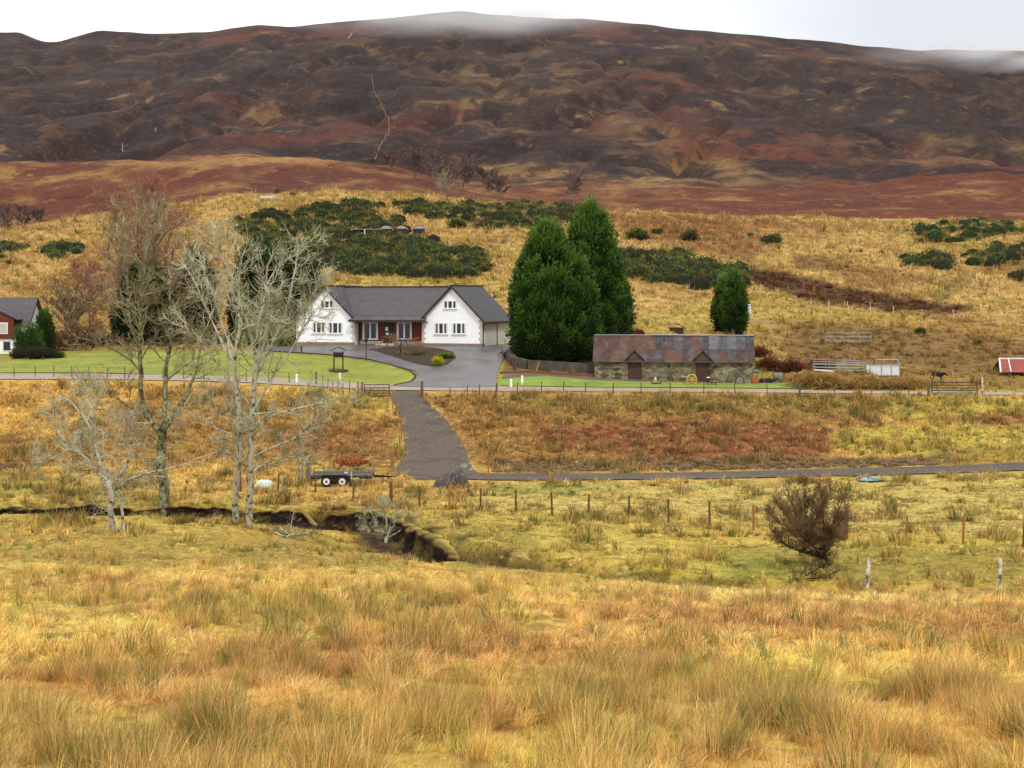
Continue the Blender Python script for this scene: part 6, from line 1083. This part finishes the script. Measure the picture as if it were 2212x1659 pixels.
# ------------------------------------------------------------------ grass, rushes and bracken
TC = bpy.data.collections.new('tuft_library'); tuftm, tnt, tb_ = newmat('tuft')
a1 = tnt.nodes.new('ShaderNodeAttribute'); a1.attribute_type = 'INSTANCER'; a1.attribute_name = 'tint'; a2 = tnt.nodes.new('ShaderNodeAttribute'); a2.attribute_name = 'Col'
mu = tnt.nodes.new('ShaderNodeMixRGB'); mu.blend_type = 'MULTIPLY'; mu.inputs[0].default_value = 1; tnt.links.new(a1.outputs['Color'], mu.inputs[1]); tnt.links.new(a2.outputs['Color'], mu.inputs[2]); tnt.links.new(mu.outputs[0], tb_.inputs['Base Color'])
tb_.inputs['Roughness'].default_value = .9; tb_.inputs['Specular IOR Level'].default_value = .1; tr = tnt.nodes.new('ShaderNodeBsdfTranslucent'); tnt.links.new(mu.outputs[0], tr.inputs['Color']); mi = tnt.nodes.new('ShaderNodeMixShader'); mi.inputs[0].default_value = .35
tnt.links.new(tb_.outputs[0], mi.inputs[1]); tnt.links.new(tr.outputs[0], mi.inputs[2]); tnt.links.new(mi.outputs[0], tnt.nodes['Material Output'].inputs['Surface'])
KINDS_ = {  # blades, height, base radius, lean, width, curl, side
 'grass': (60, .24, .22, .75, .012, .5), 'rush': (62, .62, .17, .36, .011, .14), 'straw': (62, .44, .20, .60, .011, .8), 'bracken': (60, .38, .26, .9, .016, .8)}
LODS = ((1.0, 1.0, 4), (.6, 2.0, 3), (.34, 4.2, 2))
names = []; r = np.random.default_rng(11)
for kn, (nb_, hh, rad, lean, wd, curl) in KINDS_.items():
    for li, (fn, fw, seg) in enumerate(LODS):
        for v in range(3):
            n = int(nb_ * fn); a = r.random(n) * 6.283; rr_ = rad * r.random(n) ** .6; base = np.stack([rr_ * np.cos(a), rr_ * np.sin(a), np.full(n, -.03)], -1); a2_ = a + r.normal(0, .7, n); ln = lean * r.uniform(.1, 1.2, n) * (.4 + rr_ / rad)
            wind = np.array([.12, -.03, 0]); H_ = hh * r.uniform(.5, 1.25, n); rows = []
            for j in range(seg + 1):
                q = j / seg; out_ = (ln * q + curl * .6 * q ** 2.4) * H_; z = H_ * (q - curl * .38 * q ** 3); c_ = base + np.stack([np.cos(a2_) * out_, np.sin(a2_) * out_, z], -1) + wind * (q ** 2 * H_)[:, None]
                w_ = wd * fw * (1 - q * .85) * .5 * r.uniform(.8, 1.2); sd_ = np.stack([-np.sin(a2_ + .5), np.cos(a2_ + .5), np.zeros(n)], -1); rows += [c_ - sd_ * w_, c_ + sd_ * w_]
            V = np.stack(rows, 1); m2_ = 2 * (seg + 1); i0 = np.arange(n)[:, None] * m2_; Fq = np.concatenate([np.stack([i0[:, 0] + 2 * j, i0[:, 0] + 2 * j + 1, i0[:, 0] + 2 * j + 3, i0[:, 0] + 2 * j + 2], -1) for j in range(seg)])
            cc = np.array([1., 1, 1]) * r.uniform(.42, 1.58, (n, 1)) * (1 + r.uniform(-.1, .1, (n, 3))); pale = r.random(n) < .14; cc[pale] *= np.array([1.35, 1.3, 1.25]); b = MB(); b.add(V.reshape(-1, 3), Fq, np.repeat(cc, m2_, 0))
            o = b.build('%s_tuft_%d%d' % (kn, li, v), tuftm); COL.objects.unlink(o); TC.objects.link(o); names.append(o.name)
order = sorted(names); IDX = {n_: i for i, n_ in enumerate(order)}
def scatter(name, label, cat, pts, idx, sc, tint, tilt):
    me = bpy.data.meshes.new(name); me.from_pydata(pts.tolist(), [], []); n = len(pts)
    for an_, ty, arr in (('k', 'INT', idx), ('s', 'FLOAT', sc)): at = me.attributes.new(an_, ty, 'POINT'); at.data.foreach_set('value', np.asarray(arr))
    at = me.attributes.new('r', 'FLOAT_VECTOR', 'POINT'); at.data.foreach_set('vector', tilt.astype(np.float32).ravel()); at = me.attributes.new('tint', 'FLOAT_COLOR', 'POINT'); at.data.foreach_set('color', np.c_[tint, np.ones(n)].astype(np.float32).ravel())
    o = bpy.data.objects.new(name, me); COL.objects.link(o); ng = bpy.data.node_groups.new(name + '_nodes', 'GeometryNodeTree'); ng.interface.new_socket('Geometry', in_out='INPUT', socket_type='NodeSocketGeometry'); ng.interface.new_socket('Geometry', in_out='OUTPUT', socket_type='NodeSocketGeometry')
    gi = ng.nodes.new('NodeGroupInput'); go = ng.nodes.new('NodeGroupOutput'); ip = ng.nodes.new('GeometryNodeInstanceOnPoints'); ci = ng.nodes.new('GeometryNodeCollectionInfo'); ci.inputs['Collection'].default_value = TC; ci.inputs['Separate Children'].default_value = True; ci.inputs['Reset Children'].default_value = True; ip.inputs['Pick Instance'].default_value = True
    def na(nm, ty): q = ng.nodes.new('GeometryNodeInputNamedAttribute'); q.data_type = ty; q.inputs['Name'].default_value = nm; return q.outputs['Attribute']
    ng.links.new(gi.outputs[0], ip.inputs['Points']); ng.links.new(ci.outputs[0], ip.inputs['Instance']); ng.links.new(na('k', 'INT'), ip.inputs['Instance Index']); ng.links.new(na('s', 'FLOAT'), ip.inputs['Scale']); ng.links.new(na('r', 'FLOAT_VECTOR'), ip.inputs['Rotation']); ng.links.new(ip.outputs[0], go.inputs[0])
    o.modifiers.new('scatter', 'NODES').node_group = ng; return stuff(o, label, cat)
r = np.random.default_rng(21); XY = []
for d0, d1, n in ((6.8, 14, 6800), (14, 22, 8800), (22, 34, 12500), (34, 50, 14500), (50, 75, 27000), (75, 97, 13000), (97, 121, 18000), (121, 152, 4500), (152, 230, 15000), (230, 345, 19000)):
    y = np.sqrt(r.uniform(d0 ** 2, d1 ** 2, n)); x = r.uniform(-.415, .415, n) * (y + 2); XY.append(np.stack([x, y], -1))
_b = np.array(BURN); _t = r.random(2600); _i = _t * (len(_b) - 1); _k = np.minimum(_i.astype(int), len(_b) - 2); _q = _b[_k] + (_b[_k + 1] - _b[_k]) * (_i - _k)[:, None]; _q[:, 1] += np.where(r.random(2600) < .62, np.interp(_t, [0, .45, .55, .7, 1], [1.9, 1.9, 1.3, .9, .7]) * .7 + r.uniform(-.15, 1.2, 2600), -r.uniform(1.2, 5, 2600)) - fbm(_q[:, 0] / 3.1, _q[:, 1] / 3.1, 3, 5); XY.append(_q[np.abs(_q[:, 0] / _q[:, 1]) < .42])
XY = np.concatenate(XY); lipn = len(XY[-1:]); x, y = XY.T; z = Hm(x, y); Xi = CX + F * x / y
keep = np.ones(len(x), bool); pd = poly_sd(x, y, PATHP); keep &= pd > -.3; tdist, _, _ = line_sd(x, y, TRACKL); keep &= tdist > 1.85; rd, _, _ = line_sd(x, y, ROAD); keep &= rd > 1.75
gar = (y > 118) & (y < 151) & (Xi < 1745) & ((Xi < 1110) | (y < 132)); keep &= ~(gar & (rd > 1.75) & (poly_sd(x, y, [ray0(-700, 850)] + [(p_[0], p_[1] - 1.6) for p_ in ROAD] + [ray0(2800, 870)]) < 99) & (y > np.interp(x, [p_[0] for p_ in ROAD], [p_[1] for p_ in ROAD])))
keep &= ~((y > 141) & (y < 160) & (Xi > 560) & (Xi < 1110)); keep &= ~((y > 128) & (y < 137) & (Xi > 1280) & (Xi < 1630))
col_, pe_ = cover(x, y, z); keep &= pe_ < .6
x, y, z, Xi, col_, rd, tdist, pd = (q[keep] for q in (x, y, z, Xi, col_, rd, tdist, pd)); Yi = HY - z / y * F; n = len(x)
bd_, bs_, bt_ = line_sd(x, y, BURN); bfar = bd_ * bs_
nr = fbm(x / 4.5, y / 6.5, 3, 101); nb2 = fbm(x / 2.6, y / 4, 3, 131); u = r.random(n)
clump = fbm(x / np.where(y < 50, .9, 2.2), y / np.where(y < 50, 1.2, 3.2), 3, 170); cl = ss(-.12, .28, clump)
wet = ss(.05, .35, nr) * (y < 150); boost = 1.0 * ((Yi > 1280) & (Yi < 1375) & (Xi > 350) & (Xi < 1100)) + .8 * ((Yi > 1540) & (Xi < 1100)) + .7 * ((Yi > 1500) & (Xi > 1150)) + .5 * ((Yi > 855) & (Yi < 900)) + .35 * ((Yi > 1095) & (Yi < 1150) & (Xi > 1100) & (Xi < 1700))
prush = np.clip((.10 + .55 * wet + .35 * boost) * (.25 + 1.2 * cl), 0, .85); redness = col_[:, 0] / (col_[:, 1] + 1e-6); pbr = np.clip((redness - 2.15) * .5, 0, .55)
flat = ((Yi > 1045) & (Yi < 1180) & (Xi > 1000)) | ((Yi > 1100) & (Yi < 1250) & (nr < .1)) | (col_[:, 1] > col_[:, 0] * .86); prush = np.where(flat, prush * .3, prush)
kn = np.where(u < prush, 'rush', np.where(u < prush + pbr, 'bracken', np.where(r.random(n) < np.where(flat, .25, .15 + .6 * cl), 'straw', 'grass')))
lod = np.where(y < 17, 0, np.where(y < 48, 1, 2)); idx = np.array([IDX['%s_tuft_%d%d' % (a_, l_, v_)] for a_, l_, v_ in zip(kn, lod, r.integers(0, 3, n))])
szk = np.interp(y, [8, 14, 22, 44, 56, 100, 150, 230, 345], [.40, .40, .38, .38, .60, 1.0, 1.3, 2.0, 2.6]); sc = szk * r.uniform(.6, 1.35, n) * np.where(flat & (kn != 'rush'), .8, 1.0) * np.where((y < 62) & (col_[:, 1] > col_[:, 0] * .64) & (kn != 'rush'), .7, 1.0) * np.where(kn == 'rush', np.interp(y, [20, 60, 100], [1.0, 1.0, .9]), 1.0)
sc = sc * np.where(y < 97, .5 + .8 * cl, np.where(y < 150, .75 + .4 * cl, 1)) * np.interp(y, [36, 48, 92, 99], [1, .85, .75, 1]) * np.where((bfar < 0) & (bfar > -9) & (y < 90), .6, 1)
sc = np.where((rd < 4) | (tdist < 3) | (pd < 1.2), sc * .55, sc)
tv_ = r.uniform(.65, 1.4, (n, 1)) * np.where(y < 150, 1.18 - .30 * cl, 1)[:, None]; tv_ = np.where(y[:, None] < 60, tv_ * (1 + .3 * fbm(x / 1.3, y / 1.6, 3, 150))[:, None], tv_); lum = col_.mean(1, keepdims=True); tint = (col_ * .84 + lum * np.array([.16, .20, .12])) * 1.42 * tv_ * (1 + r.uniform(-.07, .07, (n, 3)))
low_ = (kn == 'grass') & (y < 62) & (cl < .5); tint[low_] = (tint * .5 + (c['moss'] * .8 + c['straw'] * .25) * .62)[low_]; pk_ = (y < 62) & (Yi > 1240) & (fbm(x / 3, y / 4, 3, 190) > .2); tint[pk_] = (tint * .5 + np.array(A(168, 120, 84)) * .6)[pk_]
dk2 = (y > 44) & (y < 97) & (fbm(x / 2.0, y / 3.0, 3, 230) > .12); tint[dk2] = (tint * .35 + np.array(A(132, 112, 58)) * .6)[dk2]; sc = np.where(dk2, sc * 1.35, sc)
m_ = kn == 'rush'; rc_ = np.where(r.random((n, 1)) < .4, np.array(A(150, 134, 74))[None], np.array(A(196, 156, 104))[None]); tint[m_] = (tint * .45 + rc_ * .62)[m_]
dgr = m_ & (r.random(n) < np.where(y < 62, .12, .25)); tint[dgr] = A(126, 124, 66) * r.uniform(.8, 1.2, (dgr.sum(), 1))
m_ = (kn == 'straw') & (y < 120); st_ = (r.random(n) < .42) | (fbm(x / 1.4, y / 1.8, 2, 210) > .22); tint[m_ & st_] = (tint * .5 + np.array(A(236, 200, 132)) * .6)[m_ & st_]
tint = tint * np.where(y < 62, 1.3, np.where(y > 150, .92, 1.0))[:, None]; tint = tint * np.where((y < 62)[:, None], np.array([[.97, 1.03, .96]]), 1.0); tint = np.clip(tint, .01, .9); tilt = np.stack([r.normal(0, .10, n), r.normal(0, .10, n), r.random(n) * 6.283], -1); pts = np.stack([x, y, z], -1)
for kk_, nm, lb, ct in (('grass', 'meadow_grass', 'short mossy yellow green grass covering the meadow and hill', 'grass'), ('straw', 'dead_grass', 'pale dead moor grass covering the meadow and hill', 'grass'), ('rush', 'rushes', 'upright brown green rushes through the meadow and valley floor', 'rushes'), ('bracken', 'bracken', 'rust brown dead bracken on the bank and slopes', 'bracken')):
    q = kn == kk_; scatter(nm, lb, ct, pts[q], idx[q].astype(np.int32), sc[q].astype(np.float32), tint[q], tilt[q])

# ------------------------------------------------------------------ air and low cloud
def volume(name, color, dens, aniso=0):
    m = bpy.data.materials.new(name); m.use_nodes = True; nt = m.node_tree; nt.nodes.clear(); o = nt.nodes.new('ShaderNodeOutputMaterial'); v = nt.nodes.new('ShaderNodeVolumePrincipled'); v.inputs['Color'].default_value = (*color, 1); v.inputs['Density'].default_value = dens; v.inputs['Anisotropy'].default_value = aniso; nt.links.new(v.outputs[0], o.inputs['Volume']); return m
b = MB(); b.box(-2900, 2900, -60, 4300, -70, 460); hz = b.build('haze', volume('air', (.92, .94, 1.0), .000011)); stuff(hz, 'thin pale haze over the valley and mountain', 'haze')


def soft_cloud(name, label, X, Y, d, w, h, dp, dens, seed):
    m = bpy.data.materials.new(name); m.use_nodes = True; nt = m.node_tree; nt.nodes.clear(); N, L = nt.nodes, nt.links; o = N.new('ShaderNodeOutputMaterial'); v = N.new('ShaderNodeVolumePrincipled'); v.inputs['Color'].default_value = (1, 1, 1, 1); L.new(v.outputs[0], o.inputs['Volume'])
    tc = N.new('ShaderNodeTexCoord'); sb = N.new('ShaderNodeVectorMath'); sb.operation = 'SUBTRACT'; sb.inputs[1].default_value = (.5, .5, .5); ln = N.new('ShaderNodeVectorMath'); ln.operation = 'LENGTH'; L.new(tc.outputs['Generated'], sb.inputs[0]); L.new(sb.outputs[0], ln.inputs[0])
    mr = N.new('ShaderNodeMapRange'); mr.interpolation_type = 'SMOOTHSTEP'; mr.inputs[1].default_value = .5; mr.inputs[2].default_value = .05; L.new(ln.outputs['Value'], mr.inputs[0])
    mp = N.new('ShaderNodeMapping'); mp.inputs['Location'].default_value = (seed, 0, 0); mp.inputs['Scale'].default_value = (6, 1.5, 2.0); no = N.new('ShaderNodeTexNoise'); no.inputs['Scale'].default_value = 1; no.inputs['Detail'].default_value = 4; L.new(tc.outputs['Generated'], mp.inputs[0]); L.new(mp.outputs[0], no.inputs['Vector'])
    m2 = N.new('ShaderNodeMapRange'); m2.inputs[1].default_value = .36; m2.inputs[2].default_value = .62; m2.inputs[3].default_value = .12; L.new(no.outputs['Fac'], m2.inputs[0])
    mu = N.new('ShaderNodeMath'); mu.operation = 'MULTIPLY'; L.new(mr.outputs[0], mu.inputs[0]); L.new(m2.outputs[0], mu.inputs[1]); m3 = N.new('ShaderNodeMath'); m3.operation = 'MULTIPLY'; m3.inputs[1].default_value = dens; L.new(mu.outputs[0], m3.inputs[0]); L.new(m3.outputs[0], v.inputs['Density'])
    b = MB(); b.sphere((0, 0, 0), (w / F * d / 2, dp, h / F * d / 2), 32, 17); q = b.build('low_cloud', m, smooth=True); q.location = P(X, Y, d); return stuff(q, label, 'cloud')
S.cycles.volume_bounces = 3
soft_cloud('mist', 'thin grey mist lying over the summit of the mountain', 1040, 34, 1500, 1150, 96, 80, .022, 0)
soft_cloud('mist', 'thin grey mist on the ridge at the right edge', 2250, 116, 1480, 900, 92, 80, .024, 3)
